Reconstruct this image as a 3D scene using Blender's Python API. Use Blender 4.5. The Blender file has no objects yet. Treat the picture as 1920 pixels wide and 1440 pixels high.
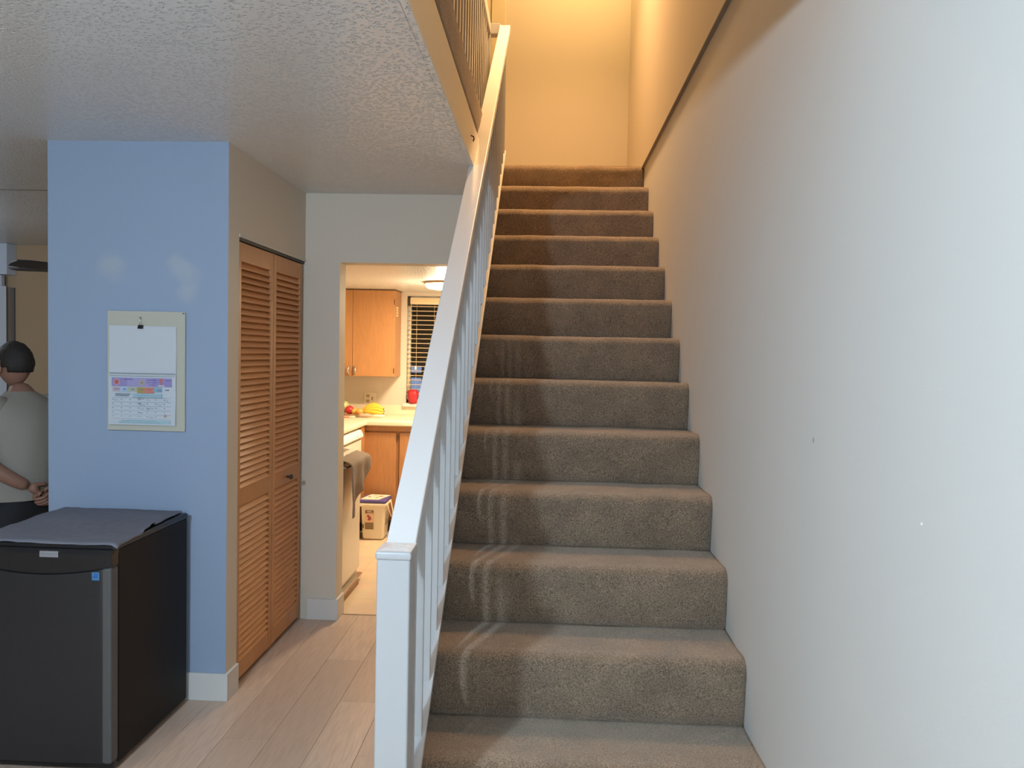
import bpy, bmesh, math, random
from mathutils import Vector, Matrix, noise as mnoise
random.seed(7)
scene = bpy.context.scene
COL = scene.collection
PI = math.pi

# ------------------------------------------------------------------ camera
YAW, PIT, ROLL, FPX = 0.0455, 0.0399, 0.0212, 1450.0
ZC = 1.477
cd = bpy.data.cameras.new('camera'); cam = bpy.data.objects.new('camera', cd); COL.objects.link(cam)
cd.sensor_fit = 'HORIZONTAL'; cd.sensor_width = 36.0; cd.lens = FPX / 1920 * 36.0
cd.clip_start = 0.03; cd.clip_end = 100
_right = Vector((math.cos(YAW), math.sin(YAW), 0))
_fwd = Vector((-math.sin(YAW) * math.cos(PIT), math.cos(YAW) * math.cos(PIT), -math.sin(PIT)))
_up = Vector((-math.sin(YAW) * math.sin(PIT), math.cos(YAW) * math.sin(PIT), math.cos(PIT)))
_rc = _right * math.cos(ROLL) + _up * math.sin(ROLL)
_uc = _up * math.cos(ROLL) - _right * math.sin(ROLL)
mw = Matrix((( _rc.x, _uc.x, -_fwd.x, 0), (_rc.y, _uc.y, -_fwd.y, 0), (_rc.z, _uc.z, -_fwd.z, ZC), (0, 0, 0, 1)))
cam.matrix_world = mw
scene.camera = cam

# ------------------------------------------------------------------ world, exposure, lamps
scene.view_settings.view_transform = 'Standard'
scene.view_settings.look = 'None'
scene.view_settings.gamma = 1.0
scene.view_settings.use_curve_mapping = False
scene.view_settings.exposure = 0.0
w = bpy.data.worlds.new('night_sky'); scene.world = w; w.use_nodes = True
w.node_tree.nodes['Background'].inputs[0].default_value = (0.10, 0.13, 0.22, 1)
w.node_tree.nodes['Background'].inputs[1].default_value = 0.05

def lamp(name, loc, energy, color, radius=0.1):
    l = bpy.data.lights.new(name, 'POINT'); l.energy = energy; l.color = color; l.shadow_soft_size = radius
    o = bpy.data.objects.new(name, l); COL.objects.link(o); o.location = loc
    return o
def area(name, loc, aim, energy, color, sx, sy):
    l = bpy.data.lights.new(name, 'AREA'); l.energy = energy; l.color = color; l.shape = 'RECTANGLE'; l.size = sx; l.size_y = sy
    o = bpy.data.objects.new(name, l); COL.objects.link(o); o.location = loc
    o.rotation_euler = (Vector(aim) - Vector(loc)).to_track_quat('-Z', 'Y').to_euler()
    return o
lamp('room_lamp', (-1.12, -0.20, 2.05), 150, (0.66, 0.84, 1.0), 0.065)
lamp('fill_lamp_rear', (0.05, -2.80, 2.00), 42, (0.67, 0.845, 1.0), 0.15)          # added cool fill behind the camera, softens baluster and stair shadows
lamp('kitchen_lamp', (-0.77, 5.75, 1.86), 12, (1.0, 0.76, 0.48), 0.06)
kd = area('kitchen_lamp_down', (-0.77, 5.75, 1.93), (-0.77, 5.75, 0), 31, (1.0, 0.78, 0.52), 0.26, 0.26)       # under the kitchen's round ceiling light
lamp('stairwell_lamp', (0.20, 5.45, 4.80), 40, (1.0, 0.62, 0.23), 0.08)      # over the landing

sd_ = area('stairwell_lamp_down', (0.12, 4.84, 4.95), (0.12, 4.30, 0), 45, (1.0, 0.56, 0.24), 0.26, 0.26); sd_.data.spread = math.radians(110)
lamp('far_room_lamp', (-4.3, 4.3, 2.0), 16, (0.78, 0.88, 1.0), 0.1)            # room lamp beyond the closet block

# ------------------------------------------------------------------ materials
MATS = {}
def mat(name, color, rough=0.6, metallic=0.0, spec=0.5, var=0.0, vscale=8.0, bump=0.0, bscale=200.0, coat=0.0,
        emit=None, estr=0.0, stretch=None, grain=0.0, gcol=None, detail=4.0, objvar=0.0, bdist=0.002):
    if name in MATS: return MATS[name]
    m = bpy.data.materials.new(name); m.use_nodes = True; nt = m.node_tree; N = nt.nodes; L = nt.links
    b = N['Principled BSDF']
    c = (color[0], color[1], color[2], 1)
    b.inputs['Base Color'].default_value = c
    b.inputs['Roughness'].default_value = rough; b.inputs['Metallic'].default_value = metallic
    b.inputs['Specular IOR Level'].default_value = spec
    if coat: b.inputs['Coat Weight'].default_value = coat
    if emit: b.inputs['Emission Color'].default_value = (*emit, 1); b.inputs['Emission Strength'].default_value = estr
    tc = N.new('ShaderNodeTexCoord'); src = tc.outputs['Object']
    if stretch:
        mp = N.new('ShaderNodeMapping'); mp.inputs['Scale'].default_value = stretch; L.new(src, mp.inputs[0]); src = mp.outputs[0]
    cur = None
    def mix(fac_socket, a_socket, bcol, amount):
        mx = N.new('ShaderNodeMix'); mx.data_type = 'RGBA'
        ml = N.new('ShaderNodeMath'); ml.operation = 'MULTIPLY'; ml.inputs[1].default_value = amount
        L.new(fac_socket, ml.inputs[0]); L.new(ml.outputs[0], mx.inputs[0])
        if a_socket is None: mx.inputs[6].default_value = c
        else: L.new(a_socket, mx.inputs[6])
        mx.inputs[7].default_value = (*bcol, 1)
        return mx.outputs[2]
    if var:
        n = N.new('ShaderNodeTexNoise'); n.inputs['Scale'].default_value = vscale; n.inputs['Detail'].default_value = detail
        L.new(src, n.inputs['Vector'])
        cur = mix(n.outputs['Fac'], cur, gcol or [x * 0.55 for x in color], var)
    if grain:
        n = N.new('ShaderNodeTexNoise'); n.inputs['Scale'].default_value = vscale * 3; n.inputs['Detail'].default_value = 8; n.inputs['Distortion'].default_value = 0.6
        L.new(src, n.inputs['Vector'])
        r = N.new('ShaderNodeValToRGB'); r.color_ramp.elements[0].position = 0.42; r.color_ramp.elements[1].position = 0.68
        L.new(n.outputs['Fac'], r.inputs[0])
        cur = mix(r.outputs[0], cur, [x * 0.5 for x in color], grain)
    if objvar:
        oi = N.new('ShaderNodeObjectInfo')
        cur = mix(oi.outputs['Random'], cur, [color[0] * 0.62, color[1] * 0.56, color[2] * 0.52], objvar)
    if cur is not None: L.new(cur, b.inputs['Base Color'])
    if bump:
        n = N.new('ShaderNodeTexNoise'); n.inputs['Scale'].default_value = bscale; n.inputs['Detail'].default_value = 3
        L.new(tc.outputs['Object'], n.inputs['Vector'])
        bp = N.new('ShaderNodeBump'); bp.inputs['Strength'].default_value = bump; bp.inputs['Distance'].default_value = bdist
        L.new(n.outputs['Fac'], bp.inputs['Height']); L.new(bp.outputs[0], b.inputs['Normal'])
    MATS[name] = m
    return m

WALL = mat('wall_paint_grey_white', (0.70, 0.69, 0.66), 0.62, bump=0.25, bscale=160, bdist=0.0012, spec=0.35)
WALLC = mat('wall_paint_cream', (0.66, 0.60, 0.51), 0.62, bump=0.2, bscale=160, bdist=0.001, spec=0.3)
WALLT = mat('wall_paint_tan', (0.50, 0.36, 0.23), 0.7, bump=0.2, bscale=160, bdist=0.001, spec=0.3)
BLUE = mat('wall_paint_blue', (0.30, 0.38, 0.52), 0.62, bump=0.2, bscale=160, bdist=0.001, spec=0.3)
WHITE = mat('white_enamel', (0.49, 0.50, 0.51), 0.28, spec=0.5, bump=0.06, bscale=60, bdist=0.001)
TRIM = mat('white_trim_paint', (0.66, 0.65, 0.63), 0.5)
CREAMTRIM = mat('cream_trim_paint', (0.70, 0.62, 0.46), 0.45)
WHITE_LIT = mat('white_gloss_lit', (0.78, 0.79, 0.80), 0.25, spec=0.6, bump=0.05, bscale=40, bdist=0.001)  # lighter copy of the railing white, bright light on upper faces put into colour
CARPET = mat('taupe_carpet', (0.40, 0.315, 0.235), 0.97, spec=0.08)
def carpet_nodes(m):
    N = m.node_tree.nodes; L = m.node_tree.links; b = N['Principled BSDF']
    tc = N.new('ShaderNodeTexCoord')
    def nz(scale, detail, rough=0.6):
        n = N.new('ShaderNodeTexNoise'); n.inputs['Scale'].default_value = scale; n.inputs['Detail'].default_value = detail; n.inputs['Roughness'].default_value = rough
        L.new(tc.outputs['Object'], n.inputs['Vector']); return n.outputs['Fac']
    tuft = nz(230, 3, 0.7); fine = nz(600, 2); blot = nz(9, 4)
    def ramp(src, p0, p1, c0, c1):
        r = N.new('ShaderNodeValToRGB'); r.color_ramp.elements[0].position = p0; r.color_ramp.elements[1].position = p1
        r.color_ramp.elements[0].color = (*c0, 1); r.color_ramp.elements[1].color = (*c1, 1); L.new(src, r.inputs[0]); return r.outputs[0]
    base = ramp(tuft, 0.34, 0.62, (0.125, 0.092, 0.062), (0.41, 0.31, 0.222))
    spk = ramp(fine, 0.35, 0.65, (0.72, 0.71, 0.70), (1.12, 1.12, 1.12))
    big = ramp(blot, 0.35, 0.65, (0.84, 0.84, 0.85), (1.10, 1.08, 1.05))
    m1 = N.new('ShaderNodeMix'); m1.data_type = 'RGBA'; m1.blend_type = 'MULTIPLY'; m1.inputs[0].default_value = 1; L.new(base, m1.inputs[6]); L.new(spk, m1.inputs[7])
    m2 = N.new('ShaderNodeMix'); m2.data_type = 'RGBA'; m2.blend_type = 'MULTIPLY'; m2.inputs[0].default_value = 1; L.new(m1.outputs[2], m2.inputs[6]); L.new(big, m2.inputs[7])
    L.new(m2.outputs[2], b.inputs['Base Color'])
    bp = N.new('ShaderNodeBump'); bp.inputs['Strength'].default_value = 0.9; bp.inputs['Distance'].default_value = 0.006
    L.new(tuft, bp.inputs['Height']); L.new(bp.outputs[0], b.inputs['Normal'])
carpet_nodes(CARPET)
PLANK = mat('laminate_oak', (0.72, 0.545, 0.43), 0.42, spec=0.4, var=0.45, vscale=3.0, stretch=(9, 0.9, 1), grain=0.35, objvar=0.45)
SUB = mat('floor_joint', (0.30, 0.22, 0.17), 0.8)
WOOD = mat('honey_pine', (0.66, 0.32, 0.13), 0.45, var=0.4, vscale=5, stretch=(3, 3, 0.6), grain=0.2, objvar=0.35)
SLATM = mat('honey_pine_slat', (0.82, 0.39, 0.155), 0.45, var=0.4, vscale=6, stretch=(3, 0.6, 8), objvar=0.35)
CAB = mat('cabinet_oak_laminate', (0.52, 0.25, 0.10), 0.42, var=0.4, vscale=4, stretch=(6, 6, 0.7), grain=0.25)
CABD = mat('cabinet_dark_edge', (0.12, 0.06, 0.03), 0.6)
COUNTER = mat('cream_laminate_counter', (0.80, 0.73, 0.55), 0.3)
APPL = mat('appliance_white', (0.80, 0.75, 0.64), 0.35)
CHROME = mat('chrome', (0.75, 0.74, 0.72), 0.22, metallic=1.0)
BLACK = mat('black_plastic', (0.012, 0.012, 0.014), 0.32)
BLACKSIDE = mat('black_textured_side', (0.007, 0.006, 0.0055), 0.6, spec=0.3, bump=0.3, bscale=600, bdist=0.0008)
STEEL = mat('dark_stainless', (0.060, 0.060, 0.065), 0.42, metallic=0.75, var=0.2, vscale=3, stretch=(1, 1, 30))
STEELE = mat('grey_door_edge', (0.085, 0.085, 0.085), 0.5)
CLOTH = mat('grey_cloth', (0.19, 0.19, 0.225), 0.9, spec=0.15, bump=0.5, bscale=700, bdist=0.001)
DARKM = mat('dark_metal', (0.05, 0.045, 0.04), 0.5)

for _n, _w in (('Sheen Weight', 0.6), ('Sheen Roughness', 0.45)): CARPET.node_tree.nodes['Principled BSDF'].inputs[_n].default_value = _w
CARPET.node_tree.nodes['Principled BSDF'].inputs['Sheen Tint'].default_value = (1.0, 0.90, 0.78, 1)

# knock-down textured ceiling
def ceiling_mat():
    m = bpy.data.materials.new('textured_ceiling'); m.use_nodes = True; N = m.node_tree.nodes; L = m.node_tree.links
    b = N['Principled BSDF']; b.inputs['Base Color'].default_value = (0.74, 0.74, 0.73, 1); b.inputs['Roughness'].default_value = 0.28
    b.inputs['Specular IOR Level'].default_value = 0.5
    tc = N.new('ShaderNodeTexCoord')
    n1 = N.new('ShaderNodeTexNoise'); n1.inputs['Scale'].default_value = 105; n1.inputs['Detail'].default_value = 3; n1.inputs['Distortion'].default_value = 0.8
    n2 = N.new('ShaderNodeTexVoronoi'); n2.inputs['Scale'].default_value = 70
    L.new(tc.outputs['Object'], n1.inputs['Vector']); L.new(tc.outputs['Object'], n2.inputs['Vector'])
    a = N.new('ShaderNodeMath'); a.operation = 'ADD'
    L.new(n1.outputs['Fac'], a.inputs[0]); L.new(n2.outputs['Distance'], a.inputs[1])
    r = N.new('ShaderNodeValToRGB'); r.color_ramp.elements[0].position = 0.66; r.color_ramp.elements[1].position = 0.95
    L.new(a.outputs[0], r.inputs[0])
    bp = N.new('ShaderNodeBump'); bp.inputs['Strength'].default_value = 0.75; bp.inputs['Distance'].default_value = 0.006
    L.new(r.outputs[0], bp.inputs['Height']); L.new(bp.outputs[0], b.inputs['Normal'])
    return m
CEIL = ceiling_mat()

# blue wall with two cream spackle patches
def patched_blue():
    m = bpy.data.materials.new('blue_paint_with_filler_patches'); m.use_nodes = True; N = m.node_tree.nodes; L = m.node_tree.links
    b = N['Principled BSDF']; b.inputs['Roughness'].default_value = 0.62; b.inputs['Specular IOR Level'].default_value = 0.3
    g = N.new('ShaderNodeNewGeometry'); ns = N.new('ShaderNodeTexNoise'); ns.inputs['Scale'].default_value = 9; ns.inputs['Detail'].default_value = 5
    L.new(g.outputs['Position'], ns.inputs['Vector'])
    cur = None
    for (x, z, r) in ((-1.815, 1.80, 0.055), (-1.50, 1.79, 0.06), (-1.49, 1.70, 0.035)):
        d = N.new('ShaderNodeVectorMath'); d.operation = 'DISTANCE'; d.inputs[1].default_value = (x, 3.125, z)
        L.new(g.outputs['Position'], d.inputs[0])
        s = N.new('ShaderNodeMath'); s.operation = 'MULTIPLY_ADD'; s.inputs[1].default_value = 0.16; L.new(ns.outputs['Fac'], s.inputs[0]); L.new(d.outputs['Value'], s.inputs[2])
        mr = N.new('ShaderNodeMapRange'); mr.inputs[1].default_value = r + 0.05; mr.inputs[2].default_value = r + 0.10; mr.inputs[3].default_value = 0.45; mr.inputs[4].default_value = 0
        L.new(s.outputs[0], mr.inputs[0])
        if cur is None: cur = mr.outputs[0]
        else:
            mx = N.new('ShaderNodeMath'); mx.operation = 'MAXIMUM'; L.new(cur, mx.inputs[0]); L.new(mr.outputs[0], mx.inputs[1]); cur = mx.outputs[0]
    mix = N.new('ShaderNodeMix'); mix.data_type = 'RGBA'; mix.inputs[6].default_value = (0.30, 0.38, 0.52, 1); mix.inputs[7].default_value = (0.46, 0.50, 0.53, 1)
    L.new(cur, mix.inputs[0]); L.new(mix.outputs[2], b.inputs['Base Color'])
    return m
BLUEP = patched_blue()

# kitchen vinyl
def vinyl():
    m = bpy.data.materials.new('kitchen_vinyl'); m.use_nodes = True; N = m.node_tree.nodes; L = m.node_tree.links
    b = N['Principled BSDF']; b.inputs['Roughness'].default_value = 0.28
    tc = N.new('ShaderNodeTexCoord')
    br = N.new('ShaderNodeTexBrick'); br.offset = 0.0; br.inputs['Scale'].default_value = 1.0; br.inputs['Brick Width'].default_value = 0.3; br.inputs['Row Height'].default_value = 0.3
    br.inputs['Mortar Size'].default_value = 0.003
    br.inputs['Color1'].default_value = (0.82, 0.65, 0.47, 1); br.inputs['Color2'].default_value = (0.85, 0.68, 0.50, 1); br.inputs['Mortar'].default_value = (0.74, 0.57, 0.40, 1)
    L.new(tc.outputs['Object'], br.inputs['Vector'])
    n = N.new('ShaderNodeTexNoise'); n.inputs['Scale'].default_value = 9; n.inputs['Detail'].default_value = 6; L.new(tc.outputs['Object'], n.inputs['Vector'])
    mx = N.new('ShaderNodeMix'); mx.data_type = 'RGBA'; mx.blend_type = 'MULTIPLY'; mx.inputs[0].default_value = 0.5
    L.new(br.outputs['Color'], mx.inputs[6]); L.new(n.outputs['Color'], mx.inputs[7]); 
    bw = N.new('ShaderNodeMix'); bw.data_type = 'RGBA'; bw.inputs[0].default_value = 0.5
    L.new(br.outputs['Color'], bw.inputs[6]); L.new(mx.outputs[2], bw.inputs[7]); L.new(bw.outputs[2], b.inputs['Base Color'])
    return m
VINYL = vinyl()

# ------------------------------------------------------------------ mesh helpers
def box(bm, x0, x1, y0, y1, z0, z1, mi=0, M=None):
    vs = [bm.verts.new((x, y, z)) for x in (x0, x1) for y in (y0, y1) for z in (z0, z1)]
    if M is not None:
        for v in vs: v.co = M @ v.co
    fs = []
    for q in ((0, 1, 3, 2), (4, 6, 7, 5), (0, 4, 5, 1), (2, 3, 7, 6), (0, 2, 6, 4), (1, 5, 7, 3)):
        f = bm.faces.new([vs[i] for i in q]); f.material_index = mi; fs.append(f)
    return vs, fs
def prism(bm, pts, axis, a0, a1, mi=0):
    """closed 2-D outline extruded along an axis; pts are the two other coordinates in order"""
    def P(p, a):
        return {0: (a, p[0], p[1]), 1: (p[0], a, p[1]), 2: (p[0], p[1], a)}[axis]
    A = [bm.verts.new(P(p, a0)) for p in pts]; B = [bm.verts.new(P(p, a1)) for p in pts]
    n = len(pts); fs = []
    for i in range(n):
        fs.append(bm.faces.new((A[i], A[(i + 1) % n], B[(i + 1) % n], B[i])))
    fs.append(bm.faces.new(A[::-1])); fs.append(bm.faces.new(B))
    for f in fs: f.material_index = mi
    return A, B
def lathe(bm, prof, seg=24, M=None, mi=0, close=True):
    rings = []
    for r, z in prof:
        ring = []
        for i in range(seg):
            a = 2 * PI * i / seg
            p = Vector((r * math.cos(a), r * math.sin(a), z))
            if M is not None: p = M @ p
            ring.append(bm.verts.new(p))
        rings.append(ring)
    for a, b in zip(rings[:-1], rings[1:]):
        for i in range(seg):
            f = bm.faces.new((a[i], a[(i + 1) % seg], b[(i + 1) % seg], b[i])); f.smooth = True; f.material_index = mi
    if close:
        bm.faces.new(rings[0][::-1]).material_index = mi; bm.faces.new(rings[-1]).material_index = mi
def tube(bm, pts, r, seg=8, mi=0):
    pts = [Vector(p) for p in pts]; rings = []
    rr = r if isinstance(r, (list, tuple)) else [r] * len(pts)
    for i, p in enumerate(pts):
        d = (pts[min(i + 1, len(pts) - 1)] - pts[max(i - 1, 0)]).normalized()
        a = d.orthogonal().normalized() if i == 0 else (rings_dir - d * rings_dir.dot(d)).normalized()
        rings_dir = a; b = d.cross(a)
        rings.append([bm.verts.new(p + (a * math.cos(2 * PI * k / seg) + b * math.sin(2 * PI * k / seg)) * rr[i]) for k in range(seg)])
    for A, B in zip(rings[:-1], rings[1:]):
        for k in range(seg):
            f = bm.faces.new((A[k], A[(k + 1) % seg], B[(k + 1) % seg], B[k])); f.smooth = True; f.material_index = mi
    bm.faces.new(rings[0][::-1]).material_index = mi; bm.faces.new(rings[-1]).material_index = mi
def finish(name, bm, mats, parent=None, bevel=0.0, seg=2, smooth=False, angle=40):
    bmesh.ops.recalc_face_normals(bm, faces=bm.faces)
    me = bpy.data.meshes.new(name); bm.to_mesh(me); bm.free()
    for m in (mats if isinstance(mats, (list, tuple)) else [mats]): me.materials.append(m)
    o = bpy.data.objects.new(name, me); COL.objects.link(o)
    if parent: 
        o.parent = parent
        o.matrix_parent_inverse = parent_world(parent).inverted()
    if bevel:
        b = o.modifiers.new('bevel', 'BEVEL'); b.width = bevel; b.segments = seg; b.limit_method = 'ANGLE'; b.angle_limit = math.radians(angle)
        for p in me.polygons: p.use_smooth = True
        wn = o.modifiers.new('wn', 'WEIGHTED_NORMAL'); wn.keep_sharp = True
    if smooth:
        for p in me.polygons: p.use_smooth = True
    return o
def parent_world(o):
    m = Matrix.LocRotScale(o.location, o.rotation_euler, o.scale)
    if o.parent: m = parent_world(o.parent) @ o.matrix_parent_inverse @ m
    return m
def tag(o, label=None, cat=None, group=None, kind=None):
    if label: o['label'] = label
    if cat: o['category'] = cat
    if group: o['group'] = group
    if kind: o['kind'] = kind
    return o
def thing(name, loc, label, cat, group=None, kind=None):
    o = bpy.data.objects.new(name, None); COL.objects.link(o); o.location = loc; o.empty_display_size = 0.1
    return tag(o, label, cat, group, kind)
def part(name, parent, m, boxes=(), bevel=0.0, fn=None, smooth=False, seg=2):
    bm = bmesh.new()
    for b in boxes: box(bm, *b)
    if fn: fn(bm)
    return finish(name, bm, m, parent, bevel, smooth=smooth, seg=seg)
def struct(name, m, boxes, label, cat, bevel=0.0, fn=None, smooth=False):
    o = part(name, None, m, boxes, bevel, fn, smooth); return tag(o, label, cat, kind='structure')

# ------------------------------------------------------------------ dimensions
XW = 0.6047      # right wall
XU = 0.590       # upper right wall
Y0, RUN, RISE, NST = 1.7441, 0.2637, 0.195, 14
CEILZ = 2.3105; UPZ = NST * RISE        # 2.73
XE = -0.351      # edge of the stair opening
YC, XC, XL = 3.125, -1.315, -2.075      # closet block
YB, YB2 = 4.128, 4.25                   # back wall of the hall
XJ = -1.126; ZOP = 1.944
YOP = 1.62       # near edge of the stair opening
YU = 6.22        # wall behind the landing
KZ = 1.991; KY = 6.77; KXL = -2.09; KXR = -0.385
NEAR = -4.0; FARL = -6.0; YFAR = 6.45

# ------------------------------------------------------------------ room shell
struct('wall_right', WALL, [(XW, XW + 0.12, NEAR, KY + 0.1, -0.1, 2.716)], 'long grey-white wall to the right of the stairs', 'wall')
struct('wall_right_upper', WALLC, [(XU, XW + 0.12, YOP - 0.1, YU + 0.12, 2.716, 5.1)], 'upper stairwell wall above the thin ledge line', 'wall')
struct('trim_1', mat('ledge_underside_shade', (0.30, 0.27, 0.22), 0.6), [(XU - 0.003, XW + 0.002, YOP, YU, 2.710, 2.7165)], 'thin dark strip for the shaded underside of the upper stairwell wall', 'trim')  # shade on the wall's underside painted as a dark strip
struct('wall_landing', WALLC, [(-1.70, XU + 0.02, YU, YU + 0.12, UPZ - 0.05, 5.1)], 'warm-lit wall behind the top landing', 'wall')
struct('wall_upper_hall_left', WALLC, [(-1.72, -1.60, 0.0, YU + 0.12, UPZ, 5.1)], 'upstairs hallway wall behind the landing balusters', 'wall')
struct('wall_upper_hall_near', WALLC, [(-1.72, XW + 0.12, YOP - 0.12, YOP, UPZ - 0.0, 5.1)], 'upstairs wall over the foot of the stairs', 'wall')
struct('ceiling_upper', CEIL, [(-1.72, XW + 0.12, YOP - 0.12, YU + 0.12, 5.1, 5.2)], 'upstairs ceiling above the stairwell', 'ceiling')
# downstairs ceiling with the opening over the stairs (also the upper floor slab)
struct('ceiling', CEIL, [(XE - 0.023, XE - 0.003, YOP, YB + 0.01, CEILZ, 2.485), (FARL, XE - 0.022, YOP, YB + 0.01, CEILZ, UPZ - 0.02), (FARL, XW + 0.12, NEAR, YOP, CEILZ, UPZ - 0.02),
                         (FARL, KXL - 0.1, YB, YFAR + 0.1, CEILZ, UPZ - 0.02), (KXL - 0.1, XE - 0.022, YB, KY + 0.1, CEILZ + 0.0, UPZ - 0.02)],
       'grey-white textured ceiling with rough plaster finish', 'ceiling')
struct('trim_2', CREAMTRIM, [(XE - 0.003, XE, YOP, 5.3, CEILZ, 2.492)], 'cream fascia board along the edge of the stair opening', 'trim')
struct('wall_near_end', WALL, [(FARL - 0.1, XW + 0.12, NEAR - 0.1, NEAR, -0.1, CEILZ)], 'wall behind the viewer', 'wall')
struct('wall_far_left_side', WALLT, [(FARL - 0.1, FARL, NEAR, YFAR + 0.1, -0.1, CEILZ)], 'outer left wall of the far room', 'wall')
struct('wall_far_left', WALLT, [(FARL, KXL - 0.1, YFAR, YFAR + 0.1, -0.1, CEILZ)], 'tan end wall of the far left room', 'wall')

# closet block
def closet_front(bm):
    vs, fs = box(bm, XL, XC, YC, YC + 0.09, -0.05, CEILZ)
    for f in fs:
        c = f.calc_center_median()
        f.material_index = 1 if abs(c.y - YC) < 1e-4 else 0
struct('wall_closet_front', [WALLC, BLUEP], [], 'light blue painted closet wall facing the viewer', 'wall', fn=closet_front)
struct('wall_closet_side', WALLC, [(XC - 0.09, XC, YC + 0.09, 3.236, -0.05, CEILZ), (XC - 0.09, XC, 3.236, YB, 1.955, CEILZ)],
       'cream closet wall holding the folding louvered door', 'wall')
struct('wall_closet_left', WALLC, [(XL, XL + 0.09, YC + 0.09, YB, -0.05, CEILZ)], 'left side wall of the closet block', 'wall')
struct('wall_back', WALLC, [(KXL - 0.1, XJ, YB, YB2, -0.05, CEILZ), (XJ, KXR + 0.02, YB, YB2, ZOP, CEILZ), (-0.47, KXR + 0.02, YB, YB2, -0.05, ZOP)],
       'cream wall with the open doorway to the kitchen', 'wall')
struct('wall_under_stairs', WALLC, [], 'wall closing the side of the stairs', 'wall',
       fn=lambda bm: (prism(bm, [(1.78, -0.05), (5.6, -0.05), (5.6, CEILZ), (4.78, CEILZ), (1.78, 0.10)], 0, KXR, KXR + 0.03)))
# kitchen shell
struct('wall_kitchen_left', WALLC, [(KXL - 0.1, KXL, YB2, KY, -0.05, CEILZ)], 'left kitchen wall', 'wall')
WX0, WX1, WZ0, WZ1 = -1.243, -0.52, 1.02, 1.959
struct('wall_kitchen_back', WALLC, [(KXL - 0.1, WX0, KY, KY + 0.12, -0.05, CEILZ), (WX1, XW, KY, KY + 0.12, -0.05, CEILZ),
                                   (WX0, WX1, KY, KY + 0.12, -0.05, WZ0), (WX0, WX1, KY, KY + 0.12, WZ1, CEILZ)],
       'back kitchen wall with the window', 'wall')
struct('wall_kitchen_right', WALLC, [(KXR - 0.01, KXR + 0.03, 5.6, KY, -0.05, CEILZ)], 'right kitchen wall beyond the stairs', 'wall')
struct('ceiling_kitchen', CEIL, [(KXL, KXR, YB2, KY, KZ, KZ + 0.04)], 'lower kitchen ceiling', 'ceiling')
struct('floor_kitchen', VINYL, [(KXL, KXR + 0.03, 4.222, KY + 0.02, -0.06, 0.0)], 'beige vinyl kitchen floor', 'floor')
struct('trim_3', mat('metal_threshold', (0.30, 0.22, 0.14), 0.4, metallic=0.4), [(XJ - 0.0, -0.47, 4.214, 4.224, -0.02, 0.002)], 'thin strip where laminate meets kitchen vinyl', 'trim')

# main floor with its planks
fl = struct('floor', SUB, [(FARL, XW + 0.1, NEAR, 4.222, -0.10, -0.004), (FARL, KXL - 0.1, 4.222, YFAR + 0.05, -0.10, -0.004)],
            'pale oak laminate plank floor of the hall', 'floor')
PW, PL = 0.178, 1.21
pm = {}
def plank(x, y0, y1):
    y0 = max(y0, 0.6); y1 = min(y1, 4.215)
    if y1 - y0 < 0.02: return
    bm = bmesh.new(); box(bm, 0, PW - 0.0009, 0, y1 - y0 - 0.0009, -0.006, 0)
    o = finish('plank', bm, PLANK, fl, bevel=0.0008, seg=1); o.location = (x, y0, 0)
for i in range(13):
    x = -2.62 + i * PW
    if x > -0.40: continue
    off = (i * 0.43) % PL
    y = 0.2 - off
    while y < 4.2:
        plank(x, y, y + PL); y += PL
struct('floor_outer', mat('laminate_plain', (0.52, 0.39, 0.30), 0.5), [(FARL, -2.622, NEAR, 4.222, -0.004, -0.0005), (-2.622, XW, NEAR, 0.599, -0.004, -0.0005),
        (-0.30, XW, 0.6, 1.75, -0.004, -0.0005), (FARL, KXL - 0.1, 4.222, YFAR, -0.004, -0.0005)], 'laminate floor away from the hall', 'floor')

# baseboards
BH, BT = 0.115, 0.013
struct('baseboard_closet_front', TRIM, [(XL - BT, XC + BT, YC - BT, YC, 0, BH)], 'white baseboard under the blue wall', 'baseboard', bevel=0.002)
struct('baseboard_closet_side', TRIM, [(XC, XC + BT, YC, 3.232, 0, BH)], 'short white baseboard beside the louvered door', 'baseboard', bevel=0.002)
struct('baseboard_back', TRIM, [(XC + 0.03, XJ + BT, YB - BT, YB, 0, BH), (XJ, XJ + BT, YB, YB2, 0, BH)], 'white baseboard beside the kitchen doorway', 'baseboard', bevel=0.002)
struct('baseboard_far_left', TRIM, [(FARL, KXL - 0.1, YFAR - BT, YFAR, 0, BH)], 'baseboard of the far room', 'baseboard')

# ------------------------------------------------------------------ upper floor carpet edge, landing
def carpet_edge(bm):
    n = 60
    prof = [(-1.6, 0.0), (-0.40, 0.0), (-0.374, -0.012), (-0.362, -0.04), (-0.360, -0.10), (-0.362, -0.17), (-0.366, -0.235), (-0.40, -0.235)]
    prev = None
    for i in range(n + 1):
        y = YOP + (5.29 - YOP) * i / n
        ring = []
        for k, (x, z) in enumerate(prof):
            j = 0.006 * mnoise.noise(Vector((x * 20, y * 14, z * 20))) if k > 0 else 0
            ring.append(bm.verts.new((x + j, y, UPZ + z + j * 0.5)))
        if prev:
            for a in range(len(prof) - 1):
                bm.faces.new((prev[a], prev[a + 1], ring[a + 1], ring[a]))
        prev = ring
tag(part('floor_upper_edge', None, CARPET, fn=carpet_edge, smooth=True), 'brown carpet wrapped over the edge of the upstairs floor', 'floor', kind='structure')
struct('floor_landing', CARPET, [(-1.6, XU, 5.19, YU, UPZ - 0.2, UPZ - 0.003)], 'carpeted top landing of the stairs', 'floor')

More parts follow.
